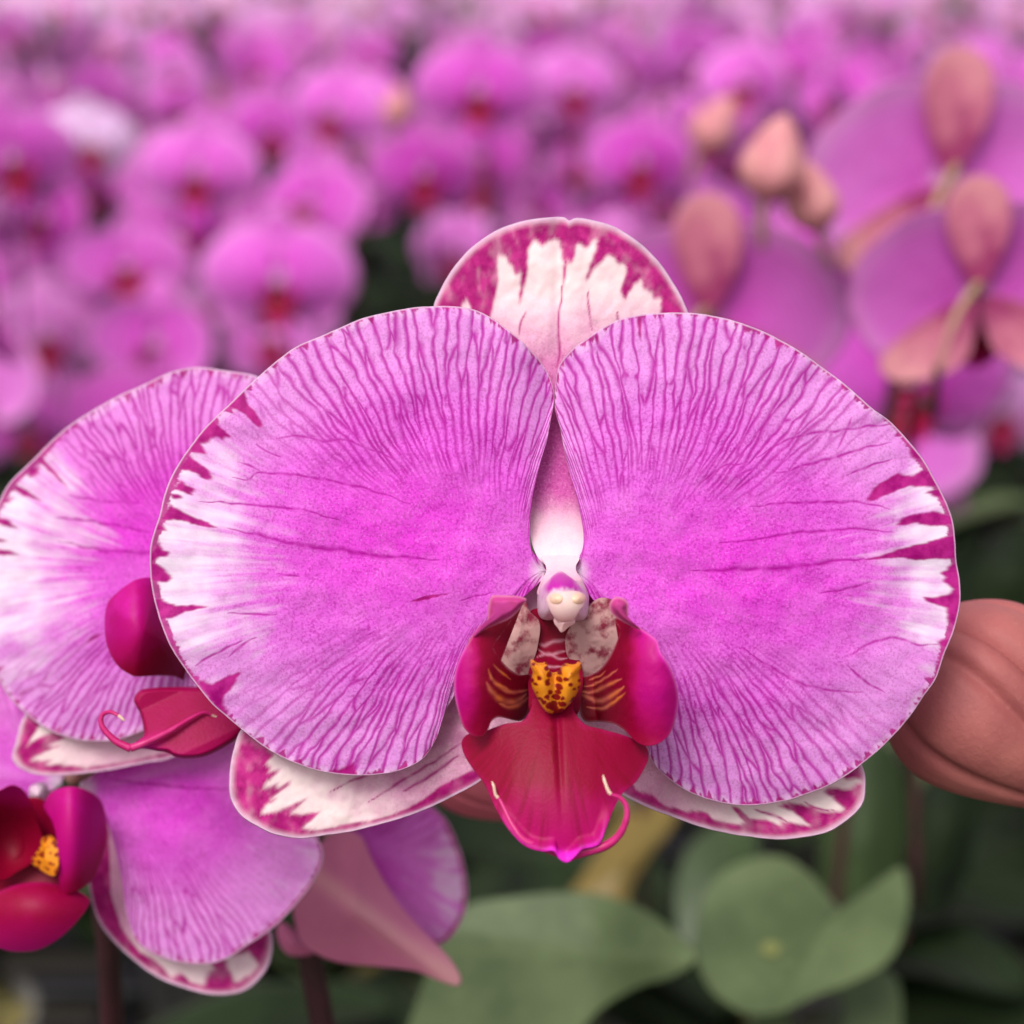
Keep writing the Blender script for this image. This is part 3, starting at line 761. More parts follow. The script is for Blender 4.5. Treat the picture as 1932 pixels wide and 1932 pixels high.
dish('side_lobe', RL, (1180, 1290), mk_lobe(1, 1240, 0), mk_lobe_a(1, 1180, RSTR, 91), (M_lip, M_lip), lip, 320, 90, .5, seed=8)
LEAR = ZC([(150, 590), (175, 562), (300, 563), (400, 568), (492, 595), (470, 640), (420, 705), (330, 785), (200, 842), (90, 892), (0, 958), (-60, 1010), (-40, 960), (40, 860), (118, 800), (128, 700), (135, 640)])
REAR = ZC([(1305, 690), (1303, 640), (1330, 595), (1370, 575), (1440, 595), (1478, 640), (1478, 740), (1490, 820), (1600, 890), (1520, 860), (1400, 795), (1330, 740)])
def d_ear(X, Y, rho, rimd): return 15.4 + 1.6 * np.sin((1195 - Y) / 70 * 1.6) - .9 * ss(14, 0, rimd)
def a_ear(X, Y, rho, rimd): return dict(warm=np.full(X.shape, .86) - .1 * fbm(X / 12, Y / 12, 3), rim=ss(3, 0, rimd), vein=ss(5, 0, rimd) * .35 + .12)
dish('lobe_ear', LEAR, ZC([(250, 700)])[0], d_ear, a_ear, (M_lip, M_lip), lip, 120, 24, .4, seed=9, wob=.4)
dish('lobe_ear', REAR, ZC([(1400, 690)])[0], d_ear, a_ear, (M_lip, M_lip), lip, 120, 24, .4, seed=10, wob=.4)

# callus
CA = ZC([(540, 1190), (560, 1195), (600, 1222), (660, 1225), (690, 1208), (698, 1240), (708, 1285), (735, 1310), (775, 1318), (820, 1290), (855, 1232), (880, 1220), (920, 1240), (985, 1235), (1000, 1212), (1030, 1222), (1020, 1270), (1003, 1310), (1018, 1390),
         (1012, 1440), (985, 1500), (940, 1580), (900, 1620), (840, 1680), (780, 1700), (740, 1700), (690, 1680), (640, 1620), (600, 1540), (560, 1460), (545, 1390), (560, 1310), (538, 1240)])
def d_ca(X, Y, rho, rimd):
    x = np.abs(X - 1048)
    return 13.2 + 2.2 * np.sqrt(np.clip(1 - rho ** 3, 0, 1)) + 1.2 * np.exp(-((x - 28) / 14) ** 2) * ss(1340, 1270, Y) - 1.3 * np.exp(-(x / 11) ** 2)
def a_ca(X, Y, rho, rimd): return dict(warm=ss(22, 10, np.abs(X - 1048)) * .75 + .5 * ss(1300, 1330, Y) * ss(34, 12, np.abs(X - 1048)))
dish('callus', CA, (1048, 1300), d_ca, a_ca, (M_callus, M_callus), lip, 220, 40, 2.5, seed=12, wob=.3)

def tube(name, pts, rad, mat, parent=None, n=10, m=None, tipmat=None, tipfrac=.0):
    """pts: list of 3D points in metres (local); rad: list or function of u"""
    pts = [Vector(p) for p in pts]
    a = np.array([list(p) for p in pts])
    m = m or max(12, len(pts) * 5)
    s = np.r_[0, np.cumsum(np.linalg.norm(np.diff(a, axis=0), axis=1))]
    # smooth resample through Catmull-Rom
    q = []
    ext = np.vstack([2 * a[0] - a[1], a, 2 * a[-1] - a[-2]])
    for i in range(len(a) - 1):
        p0, p1, p2, p3 = ext[i:i + 4]
        for u in np.linspace(0, 1, 12, endpoint=False):
            q.append(.5 * ((2 * p1) + (p2 - p0) * u + (2 * p0 - 5 * p1 + 4 * p2 - p3) * u * u + (3 * p1 - p0 - 3 * p2 + p3) * u ** 3))
    q.append(a[-1]); q = np.array(q)
    s = np.r_[0, np.cumsum(np.linalg.norm(np.diff(q, axis=0), axis=1))]
    t = np.linspace(0, s[-1], m); c = np.c_[[np.interp(t, s, q[:, i]) for i in range(3)]].T
    T = np.gradient(c, axis=0); T /= np.linalg.norm(T, axis=1)[:, None] + 1e-12
    V = []; F = []; mi = []
    ref = Vector((.3, .2, 1)).normalized()
    for i in range(m):
        tv = Vector(T[i]); n1 = tv.cross(ref)
        if n1.length < 1e-3: n1 = tv.cross(Vector((1, 0, 0)))
        n1.normalize(); n2 = tv.cross(n1).normalized(); ref = n2.cross(tv) if False else ref
        u = i / (m - 1); r = rad(u) if callable(rad) else rad
        for k in range(n):
            th = 2 * math.pi * k / n
            V.append(Vector(c[i]) + (n1 * math.cos(th) + n2 * math.sin(th)) * r)
    for i in range(m - 1):
        for k in range(n):
            F.append((i * n + k, i * n + (k + 1) % n, (i + 1) * n + (k + 1) % n, (i + 1) * n + k)); mi.append(1 if i / (m - 1) > 1 - tipfrac else 0)
    F.append(tuple(range(n))[::-1]); mi.append(0); F.append(tuple(range((m - 1) * n, m * n))); mi.append(1 if tipfrac else 0)
    me = bpy.data.meshes.new(name); me.from_pydata(V, [], F); me.materials.append(mat)
    if tipmat: me.materials.append(tipmat); me.polygons.foreach_set('material_index', mi)
    me.polygons.foreach_set('use_smooth', [True] * len(F))
    return link(name, me, parent)

def loc3(X, Y, d, base=BASE, dist=DIST):
    f = S * (dist - d) / DIST; f0 = S * dist / DIST
    return (((X - 966) * f - (base[0] - 966) * f0) * .001, -d * .001, ((966 - Y) * f - (966 - base[1]) * f0) * .001)

tr = [loc3(x, y, d) for (x, y), d in zip(Z2([(800, 1820), (880, 1800), (1000, 1768), (1075, 1705), (1112, 1620), (1110, 1550), (1075, 1505), (1022, 1482), (995, 1425), (983, 1380)]), (16, 16.6, 17, 17.5, 18, 18, 18, 18.2, 18.2, 17.8))]
tube('tendril', tr, lambda u: (.00085 - .00068 * u ** .8) if u < .98 else .0001, M_tendril, lip, 10, 70, M_tendril_tip, .16)
tl_ = [loc3(x, y, d) for (x, y), d in zip(Z2([(770, 1815), (650, 1778), (550, 1742), (485, 1660), (442, 1575), (415, 1520), (390, 1490), (380, 1445), (370, 1415)]), (16, 17, 17.2, 16.6, 15.8, 15.2, 15.2, 15.4, 15.2))]
tube('tendril', tl_, lambda u: (.0008 - .00064 * u ** .7) if u < .98 else .0001, M_tendril, lip, 10, 70, M_tendril_tip, .16)

# column
CO = ZC([(640, 440), (690, 380), (740, 320), (830, 285), (930, 335), (1000, 405), (1060, 480), (1095, 560), (1097, 650), (1087, 740), (1060, 790), (1000, 806), (950, 795), (870, 800), (780, 792), (700, 797), (640, 777), (610, 720), (604, 600), (615, 500)])
def d_co(X, Y, rho, rimd): return 3.0 + 8.5 * np.sqrt(np.clip(1 - rho ** 2.6, 0, 1)) - 2.0 * ss(1110, 1075, Y)
def a_co(X, Y, rho, rimd):
    nz = fbm(X / 9, Y / 20, 14)
    return dict(warm=np.clip(ss(1128, 1094, Y + (nz - .5) * 22) * ss(1066, 1082, Y + (nz - .5) * 16) * ss(1.0, .70, rho) + .35 * ss(1150, 1120, Y) * ss(.6, .85, rho) * ss(1.0, .9, rho), 0, 1))
colm = dish('column', CO, ZC([(850, 570)])[0], d_co, a_co, (M_col, M_col), root, 160, 50, 3, seed=15, wob=.4)
NE = ZC([(640, 190), (740, 175), (840, 170), (950, 180), (1010, 200), (975, 270), (980, 330), (1040, 420), (1060, 560), (620, 560), (640, 420), (690, 330), (680, 260)])
dish('column_neck', NE, ZC([(840, 350)])[0], lambda X, Y, r, q: -2.4 + 3.4 * ss(960, 1075, Y) - .006 * ((X - 1053) * S) ** 2 - .6 + .9 * ss(1034, 1062, Y) + 5.0 * ss(1046, 1098, Y) * np.sqrt(np.clip(1 - ((X - 1062) / 58) ** 2, 0, 1)), lambda X, Y, r, q: dict(warm=.2 + .3 * ss(1070, 1100, Y), pale=.82 - .3 * ss(1062, 1095, Y)), (M_sepal, M_sepal), colm, 100, 30, .4, seed=16)
AN = ZC([(690, 600), (720, 545), (790, 520), (880, 522), (970, 520), (1040, 540), (1062, 590), (1055, 650), (1010, 700), (970, 770), (940, 800), (870, 806), (790, 800), (760, 760), (720, 690)])
dish('anther_cap', AN, ZC([(880, 640)])[0], lambda X, Y, r, q: 9.4 + 3.4 * np.sqrt(np.clip(1 - ((X - 1067) / 44) ** 2 - ((Y - 1138) / 42) ** 2, 0, 1)), None, (M_anther, M_anther), colm, 100, 30, 2, seed=17, wob=.3)
for cx, cy in ZC([(785, 592), (1000, 592)]):
    th = np.linspace(0, 2 * np.pi, 16, endpoint=False)
    dish('pollinium', [(cx + 15 * math.cos(t), cy + 12 * math.sin(t)) for t in th], (cx, cy), lambda X, Y, r, q: 9.4 + 3.4 * np.sqrt(np.clip(1 - ((X - 1067) / 44) ** 2 - ((Y - 1138) / 42) ** 2, 0, 1)) - .25 + .75 * np.sqrt(np.clip(1 - r ** 2, 0, 1)), None, (M_pollen, M_pollen), colm, 40, 14, 1, seed=18, wob=0)
RO = ZC([(770, 780), (860, 770), (955, 780), (962, 825), (900, 868), (838, 914), (800, 870), (768, 828)])
dish('rostellum', RO, ZC([(855, 830)])[0], lambda X, Y, r, q: 10.2 + 1.0 * (1 - r ** 2), None, (M_anther, M_anther), colm, 60, 14, .8, seed=19, wob=0)

# flower stalk behind
def pedicel(parent, length=.03, drop=.02, r=.0014):
    return tube('pedicel', [(0, .003, 0), (0, length * .5, -.002), (0, length, -drop)], r, M_pedicel, parent, 8, 14)
pedicel(root, .034, .012, .0018)

# ------------------------------------------------------------------ left neighbour flower (turned to the left, slightly behind)
D2 = DIST + 30; B2 = (470, 1080)
lf = empty('orchid_flower', at(*B2, D2), 'pink orchid flower turned left, half hidden behind the front flower on its left side', 'flower')
L2_OUT = [(462, 1060), (468, 1000), (485, 900), (500, 800), (497, 730), (484, 711), (430, 701), (371, 694), (324, 703), (273, 726), (219, 750), (172, 777), (125, 808), (86, 844), (51, 879), (20, 910), (0, 945),
          (-25, 1000), (-38, 1070), (-36, 1150), (-20, 1225), (0, 1285), (29, 1327), (68, 1361), (107, 1383), (146, 1395), (186, 1398), (215, 1396), (268, 1379), (330, 1345), (390, 1275), (430, 1200), (456, 1120)]
ZH = zoomf(0, 613.2, .3906)
L2_BL = [ZH(p) for p in ([(170, 650), (190, 625), (260, 700), (330, 785), (280, 750), (220, 690)], [(130, 690), (190, 680), (185, 720), (140, 745)], [(50, 780), (80, 768), (130, 800), (215, 855), (110, 825)],
         [(0, 840), (70, 830), (40, 860), (0, 870)], [(-30, 930), (30, 935), (90, 985), (20, 970), (-30, 950)], [(-30, 1020), (45, 1045), (-30, 1050)], [(-40, 1080), (40, 1085), (95, 1110), (-40, 1115)],
         [(415, 1535), (450, 1500), (500, 1490), (460, 1520)], [(75, 1790), (180, 1740), (110, 1785)])]
L2_LN = [(ZH(p), wd) for p, wd in (([(280, 1040), (400, 1070), (550, 1095), (720, 1105), (900, 1110)], 3.6), ([(260, 930), (400, 940), (560, 970), (720, 1000)], 3.2), ([(420, 600), (560, 640), (640, 680)], 3), ([(330, 820), (480, 850), (700, 860)], 2.6))]
petal('petal', L2_OUT, (470, 1085), (-1, -.06), lambda a, b, X, Y: -.30 * a - .0035 * b * b + 2, L2_BL, L2_LN, (-30, 1010), 31, lf, .62, dist=D2, base=B2, spacing=14, pale_rng=(60, 190), hot_c=(230, 980), width=3.0)
L2_SEP = [(440, 1150), (330, 1220), (180, 1290), (100, 1310), (49, 1347), (29, 1405), (24, 1430), (39, 1449), (73, 1461), (127, 1462), (195, 1454), (268, 1440), (322, 1430), (400, 1390), (445, 1300), (460, 1200)]
L2_W = ZG([(130, 250), (200, 220), (260, 240), (170, 280), (240, 270), (150, 310), (120, 330), (200, 330), (170, 345), (270, 350), (330, 360), (450, 340), (560, 320), (640, 300), (900, 100), (900, -300), (300, 0), (180, 150), (100, 280)])
sepal('sepal', L2_SEP, (455, 1160), (-1, .6), lambda a, b, X, Y: -6 - .15 * a - .004 * b * b, [L2_W], [], 66, lf, .35, dist=D2, base=B2, warmf=lambda X, Y, nz: (.5 + .5 * ss(250, 60, X), .3 + .3 * nz))
L2_MID = ZF([(1050, 1180), (850, 1180), (700, 1185), (580, 1200), (530, 1240), (510, 1300), (560, 1400), (585, 1500), (590, 1590), (520, 1650), (475, 1705), (600, 1705), (720, 1725), (790, 1735), (850, 1768), (950, 1785), (1100, 1772), (1250, 1705), (1380, 1622), (1450, 1540), (1480, 1400), (1300, 1200)])
fold = lambda X, Y: (Y - (ZF([(0, 1690)])[0][1] - (X - ZF([(480, 0)])[0][0]) * .47))     # ridge line rising to the right
lf_lip = dish('lip', L2_MID, ZF([(900, 1480)])[0], lambda X, Y, r, q: 16 - 4.0 * np.clip((X - 250) / 200, 0, 2) + .05 * np.clip(-fold(X, Y), 0, 60) * -1 + .03 * np.clip(fold(X, Y), 0, 60) - 1.5 * ss(6, 0, q),
              lambda X, Y, r, q: dict(warm=np.clip(.42 + .5 * ss(330, 250, X) * ss(-16, 5, fold(X, Y)) + .12 * ss(1390, 1430, Y), 0, 1)), (M_lip, M_lip), lf, 200, 50, .5, B2, D2, seed=33)
L2_LOBE = ZF([(640, 242), (560, 250), (500, 270), (400, 340), (300, 430), (265, 520), (258, 650), (270, 780), (310, 900), (380, 1000), (450, 1050), (520, 1080), (700, 1075), (850, 1080), (1000, 1130), (1150, 1050), (1000, 700), (850, 450), (740, 280)])
dish('side_lobe', L2_LOBE, ZF([(600, 680)])[0], lambda X, Y, r, q: 15 - .0022 * (X - 240) ** 2 * .5 - 4 * r ** 3, lambda X, Y, r, q: dict(warm=np.clip(.80 - .55 * ss(1165, 1300, Y + (X - 240) * .6 + 40 * (fbm(X / 30, Y / 30, 3) - .5)), 0, 1)), (M_lip, M_lip), lf_lip, 200, 50, .5, B2, D2, seed=34)
l3 = lambda pts, ds: [loc3(x, y, d, B2, D2) for (x, y), d in zip(ZF(pts), ds)]
tube('tendril', l3([(480, 1700), (600, 1655), (800, 1560), (950, 1470), (1100, 1395), (1180, 1420), (1250, 1448)], (17, 17, 16, 15, 14, 13.5, 13)), lambda u: .0006 - .00045 * u, M_tendril, lf_lip, 8, 40, M_tendril_tip, .12)
tube('tendril', l3([(480, 1705), (350, 1640), (250, 1540), (222, 1470), (240, 1412), (300, 1390), (370, 1420), (425, 1465)], (17, 17, 17, 17, 17, 17.5, 18, 18)), lambda u: .0006 - .0004 * u, M_tendril, lf_lip, 8, 40, M_tendril_tip, .12)
pedicel(lf, .03, .02)

# ------------------------------------------------------------------ lower left flower
D3 = DIST + 52; B3 = (130, 1470)
bf = empty('orchid_flower', at(*B3, D3), 'pink orchid flower cut by the left edge with orange callus and dark red lip', 'flower')
B_OUT = [(150, 1478), (170, 1466), (215, 1440), (300, 1425), (400, 1408), (480, 1395), (545, 1430), (585, 1520), (600, 1580), (610, 1612), (601, 1645), (576, 1684), (542, 1723), (508, 1755), (469, 1781), (430, 1806), (391, 1818), (342, 1816), (293, 1801), (259, 1777), (239, 1728), (230, 1664), (215, 1591), (196, 1537), (165, 1500)]
petal('petal', B_OUT, (148, 1486), (1, .16), lambda a, b, X, Y: 4 + .12 * a - .006 * b * b, [], [(ZG([(420, 400), (560, 420), (720, 435), (900, 440)]), 3)], (606, 1600), 37, bf, .5, dist=D3, base=B3, spacing=13, pale_rng=(10, 60), hot_c=(380, 1470), width=2.6, tip_w=.5)
petal('petal', [(115, 1480), (80, 1500), (0, 1500), (-120, 1460), (-160, 1360), (-110, 1270), (-20, 1262), (40, 1310), (75, 1370), (95, 1430), (120, 1465)], (118, 1482), (-1, -.6), lambda a, b, X, Y: -4 - .1 * a, [], [], (-200, 1300), 39, bf, .3, dist=D3, base=B3, tip_w=.2)
B_SEP = [(160, 1510), (172, 1560), (168, 1640), (171, 1689), (186, 1737), (220, 1781), (264, 1820), (312, 1850), (366, 1869), (415, 1877), (464, 1867), (498, 1835), (512, 1801), (510, 1757), (470, 1700), (380, 1620), (280, 1540), (200, 1500)]
B_W = [ZG([(600, 1100), (640, 1140), (660, 1170), (700, 1150), (740, 1190), (790, 1200), (800, 1160), (830, 1130), (780, 1090)]), ZG([(880, 1130), (910, 1190), (960, 1160), (1000, 1120), (960, 1070), (880, 1090)]),
       ZG([(420, 600), (430, 850), (470, 980), (540, 1070), (620, 1110), (900, 1100), (700, 700), (500, 550), (400, 480)])]
sepal('sepal', B_SEP, (165, 1505), (.7, 1), lambda a, b, X, Y: -2 - .004 * b * b, B_W, [], 68, bf, .35, dist=D3, base=B3, warmf=lambda X, Y, nz: (.35 + .55 * ss(1740, 1810, Y), .4 + .3 * nz))
bf_lip = dish('lip', ZE([(0, 1170), (200, 1110), (400, 1120), (560, 1175), (625, 1230), (600, 1300), (500, 1420), (380, 1520), (250, 1580), (100, 1588), (0, 1565), (-120, 1500), (-170, 1300)]), ZE([(220, 1350)])[0],
              lambda X, Y, r, q: 17 - .00045 * ((X - 60) ** 2 + 2 * (Y - 1725) ** 2), lambda X, Y, r, q: dict(warm=np.clip(.34 + .34 * ss(1720, 1795, Y) + .12 * ss(8, 0, q), 0, 1)), (M_lip, M_lip), bf, 160, 40, .5, B3, D3, seed=43)
dish('side_lobe', ZE([(310, 560), (360, 480), (460, 440), (560, 445), (660, 490), (720, 560), (745, 700), (740, 850), (690, 1000), (650, 1080), (580, 1140), (470, 1185), (425, 1140), (408, 1000), (400, 800), (370, 680), (320, 600)]), ZE([(560, 800)])[0],
     lambda X, Y, r, q: 18 - .0022 * (X - 130) ** 2 - .0003 * (Y - 1570) ** 2, lambda X, Y, r, q: dict(warm=np.clip(.78 - .5 * ss(1590, 1680, Y + (X - 150) * .9), 0, 1)), (M_lip, M_lip), bf_lip, 160, 40, .5, B3, D3, seed=44)
dish('side_lobe', ZE([(0, 460), (80, 425), (150, 450), (200, 520), (240, 620), (290, 760), (310, 860), (230, 960), (120, 1030), (0, 1090), (-120, 1000), (-170, 700), (-90, 520)]), ZE([(80, 760)])[0],
     lambda X, Y, r, q: 10 + .0009 * ((X - 25) ** 2 * 1.4 + (Y - 1590) ** 2), lambda X, Y, r, q: dict(warm=np.clip(.12 + .62 * ss(1545, 1490, Y) + .5 * ss(8, 0, q) * 0, 0, 1)), (M_lip, M_lip), bf_lip, 160, 40, .5, B3, D3, seed=45)
dish('throat', ZE([(150, 560), (330, 560), (480, 900), (470, 1200), (250, 1250), (0, 1200), (0, 1000), (150, 900)]), ZE([(300, 980)])[0], lambda X, Y, r, q: 9 + 2 * r ** 2, lambda X, Y, r, q: dict(warm=np.full(X.shape, .2)), (M_lip, M_lip), bf_lip, 60, 16, .6, B3, D3, seed=49)
dish('callus', ZE([(300, 800), (345, 790), (400, 860), (410, 940), (405, 1020), (370, 1060), (290, 1020), (225, 965), (245, 910), (275, 870)]), ZE([(320, 940)])[0], lambda X, Y, r, q: 14.5 + 1.2 * (1 - r ** 2) + .08 * (X - 80), lambda X, Y, r, q: dict(warm=.2 + .5 * ss(90, 70, X)), (M_callus, M_callus), bf_lip, 60, 16, 1.5, B3, D3, seed=46)
dish('column', ZE([(210, 440), (260, 410), (310, 430), (330, 500), (300, 570), (250, 560), (210, 500)]), ZE([(265, 490)])[0], lambda X, Y, r, q: 6 + 5 * np.sqrt(np.clip(1 - r ** 2, 0, 1)), None, (M_col, M_col), bf, 60, 16, 2, B3, D3, seed=47)
pedicel(bf, .03, .02)

# ------------------------------------------------------------------ flower seen from behind, below the front flower
D4 = DIST + 85; B4 = (640, 1600)
qf = empty('orchid_flower', at(*B4, D4), 'orchid flower seen from behind with pointed salmon sepal, below the front flower', 'flower')
petal('petal', [(630, 1590), (640, 1540), (700, 1500), (770, 1500), (830, 1535), (862, 1590), (880, 1660), (876, 1720), (850, 1768), (822, 1782), (760, 1730), (690, 1670), (645, 1620)], (634, 1592), (1, .5), lambda a, b, X, Y: -3 - .2 * a - .012 * b * b, [],
      [], (880, 1660), 51, qf, .35, dist=D4, base=B4, spacing=16, pale_rng=(10, 60), tip_w=.7, hot_c=(760, 1720))
M_ss, nt, p, c = simple_mat('sepal_salmon_outer', [(0, srgb(206, 100, 150)), (.5, srgb(228, 142, 168)), (1, srgb(238, 168, 176))], namp=.35, nscale=150)
finish(nt, p, c, .15, None, .5, .3)
dish('sepal', [(640, 1570), (600, 1600), (566, 1660), (555, 1720), (575, 1780), (630, 1812), (710, 1822), (780, 1830), (830, 1850), (862, 1858), (866, 1840), (840, 1800), (790, 1750), (740, 1690), (700, 1620), (680, 1580)], (670, 1720),
     lambda X, Y, r, q: 5 + 5 * (1 - r ** 2) - .01 * np.abs(X - 640), lambda X, Y, r, q: dict(warm=np.clip(.25 + .6 * np.exp(-(((Y - 1700) - (X - 660) * .75) / 22) ** 2) + .3 * ss(780, 860, X), 0, 1)), (M_ss, M_ss), qf, 140, 36, .6, B4, D4, seed=53)
dish('sepal', [(530, 1740), (560, 1760), (590, 1790), (585, 1800), (545, 1800), (525, 1770)], (556, 1778), lambda X, Y, r, q: -8 + 2 * (1 - r ** 2), lambda X, Y, r, q: dict(warm=np.full(X.shape, .1)), (M_ss, M_ss), qf, 40, 10, .6, B4, D4, seed=54)
tube('pedicel', [loc3(640, 1600, -2, B4, D4), loc3(600, 1570, -12, B4, D4), loc3(585, 1640, -25, B4, D4)], .0016, M_pedicel, qf, 8, 14)

# ------------------------------------------------------------------ buds
def bud(name, loc, L, R, rot, label, group=None, nu=72, nv=60, colour=0.0, grooves=True, ped=True, mat=None):
    """a closed bud of three overlapping sepals; local +Z is the tip"""
    o = empty(name, loc, label, 'bud', group, rot)
    for s in range(3):
        c0 = s * 2 * math.pi / 3
        th = np.linspace(-1.22, 1.22, nu); v = np.linspace(0.0, 1, nv)
        T, Vv = np.meshgrid(th, v, indexing='ij')
        prof = np.sin(np.pi * np.clip(Vv, 0, 1) ** .82) ** .72 * (1 + .08 * np.sin(2 * np.pi * Vv))
        e = np.abs(T) / 1.22
        rr = R * prof * (1.0 + .035 * np.cos(T * 2.2) - .15 * ss(.72, 1.0, e) + .02 * (T > 0) * e + (.018 * np.cos(T * 7.5 + .6) - .085 * (np.exp(-((T + .55 + .1 * np.sin(Vv * 5)) / .09) ** 2) + .8 * np.exp(-((T - .35 + .08 * np.sin(Vv * 4 + 1)) / .09) ** 2))) * grooves * ss(0, .3, Vv) * ss(1, .8, Vv) + .02 * (fbm(T * 2 + s * 7, Vv * 3, 5) - .5))
        x = rr * np.cos(T + c0); y = rr * np.sin(T + c0); z = (Vv - .5) * L
        Vt = np.stack([x, y, z], -1).reshape(-1, 3)
        I, J = np.meshgrid(np.arange(nu - 1), np.arange(nv - 1), indexing='ij')
        Q = np.stack([I * nv + J, (I + 1) * nv + J, (I + 1) * nv + J + 1, I * nv + J + 1], -1).reshape(-1, 4)
        me = bpy.data.meshes.new('bud_sepal')
        me.vertices.add(len(Vt)); me.vertices.foreach_set('co', Vt.astype(np.float32).ravel())
        me.loops.add(len(Q) * 4); me.loops.foreach_set('vertex_index', Q.astype(np.int32).ravel())
        me.polygons.add(len(Q)); me.polygons.foreach_set('loop_start', np.arange(0, len(Q) * 4, 4, dtype=np.int32))
        me.polygons.foreach_set('use_smooth', np.ones(len(Q), bool))
        me.materials.append(mat or M_bud)
        a = me.attributes.new('warm', 'FLOAT', 'POINT'); a.data.foreach_set('value', (np.clip(colour + .6 * (1 - Vv) ** 2, 0, 1)).astype(np.float32).ravel())
        a = me.attributes.new('margin', 'FLOAT', 'POINT'); a.data.foreach_set('value', (.45 * ss(.78, .98, e)).astype(np.float32).ravel())
        me.update(calc_edges=True)
        link('sepal', me, o)
    if ped:
        tube('pedicel', [(0, 0, -L * .47), (R * .1, 0, -L * .7), (R * .6, 0, -L * 1.0)], R * .16, M_pedicel, o, 8, 10)
    return o

bl = at(1893, 1352, DIST + 24)
brot = CAMROT @ Matrix.Rotation(math.radians(128), 4, 'Y') @ Matrix.Rotation(math.radians(18), 4, 'X') @ Matrix.Rotation(math.radians(62), 4, 'Z')
bud('orchid_bud', bl, .040, .0142, brot, 'large ribbed salmon bud at the right edge beside the front flower', nu=110, nv=90)
bud('orchid_bud', at(915, 1478, DIST + 75), .026, .0062, CAMROT @ Matrix.Rotation(math.radians(115), 4, 'Y'), 'dusky pink bud half hidden behind the crimson lip', colour=.9)
def gpt(X, Y, w): return at(X, Y, 1000 * w)
BUDS = [  # X, Y, size units (width), distance mm, tilt, label
    (1462, 300, 118, 640, 12, 'pale lavender bud with orange top, right of centre above the front flower'),
    (1532, 372, 96, 655, -12, 'salmon bud hanging beside the pale lavender bud, right of centre'),
    (1350, 235, 85, 1100, 30, 'small orange brown bud left of the pale lavender bud'),
    (750, 200, 55, 1500, 10, 'small olive bud between pink flowers above the front flower')]
for X, Y, wd, ds, tl, lb in BUDS:
    R = wd * .5 * S * ds / DIST * .001
    bud('orchid_bud', at(X, Y, ds), R * 2.9, R, Matrix.Rotation(math.radians(tl), 4, 'Y') @ Matrix.Rotation(math.radians(50), 4, 'Z'), lb, 'small buds among the background flowers', 24, 20, .1, mat=M_bud2)

# ------------------------------------------------------------------ flower spikes of the near plants
def spike(pts, label, r=.0022, mat=None):
    P = [at(*p) for p in pts]
    o = tube('flower_spike', [q - P[0] for q in P], lambda u: r * (1.15 - .4 * u), mat or M_stem_dark, None, 10, 60)
    o.location = P[0]
    tag(o, label, 'stem')
    return o
spike([(640, 2250, 400), (612, 1960, 385), (585, 1800, 380), (575, 1640, 372), (640, 1400, 350), (800, 1200, 330), (1000, 1090, 318), (1300, 1080, 322), (1700, 1180, 326), (1880, 1280, 320)], 'dark flower stem rising below the pointed salmon sepal')
spike([(215, 2250, 430), (212, 1960, 400), (205, 1800, 380), (200, 1650, 368), (290, 1350, 350), (450, 1120, 336)], 'dark red flower stem below the lower left flower', .0022)

# ------------------------------------------------------------------ leaves and plants
def leaf_mesh(name, L, W, arch, fold, mat, nu=22, nv=12, twist=0, seed=0):
    u = np.linspace(0, 1, nu); v = np.linspace(-1, 1, nv)
    U, Vv = np.meshgrid(u, v, indexing='ij')
    wd = W * .5 * np.clip(np.sin(np.pi * np.clip(U * .94 + .05, 0, 1)) ** .55, .05, 1)
    x = U * L * np.cos(arch * U * .6); z = L * (.35 * np.sin(U * 1.6) - arch * U ** 2 * .55) + np.abs(Vv) ** 1.2 * wd * fold + (fbm(U * 3, Vv, seed) - .5) * .01
    y = Vv * wd * math.sqrt(max(.05, 1 - fold * fold * .5))
    top = np.stack([x, y, z], -1).reshape(-1, 3); bot = top - np.array([0, 0, .0016])
    I, J = np.meshgrid(np.arange(nu - 1), np.arange(nv - 1), indexing='ij')
    Q = np.stack([I * nv + J, (I + 1) * nv + J, (I + 1) * nv + J + 1, I * nv + J + 1], -1).reshape(-1, 4)
    n = nu * nv
    edge = [i * nv for i in range(nu)] + [(nu - 1) * nv + j for j in range(1, nv)] + [i * nv + nv - 1 for i in range(nu - 2, -1, -1)]
    rimq = np.array([(edge[i], edge[i + 1], edge[i + 1] + n, edge[i] + n) for i in range(len(edge) - 1)])
    Vt = np.vstack([top, bot]); Qa = np.vstack([Q, Q[:, ::-1] + n, rimq])
    me = bpy.data.meshes.new(name); me.from_pydata(Vt.tolist(), [], Qa.tolist())
    me.polygons.foreach_set('use_smooth', np.ones(len(Qa), bool)); me.materials.append(mat)
    a = me.attributes.new('vein', 'FLOAT', 'POINT'); vv = np.exp(-(Vv / .07) ** 2).ravel(); a.data.foreach_set('value', np.r_[vv, vv].astype(np.float32))
    return me
LEAVES = [leaf_mesh('leaf', .20, .078, .35, .28, M_leaf_d, seed=1), leaf_mesh('leaf', .17, .07, .65, .22, M_leaf, seed=2), leaf_mesh('leaf', .22, .08, .2, .35, M_leaf_d, seed=3), leaf_mesh('leaf', .15, .065, .5, .3, M_leaf, seed=4)]

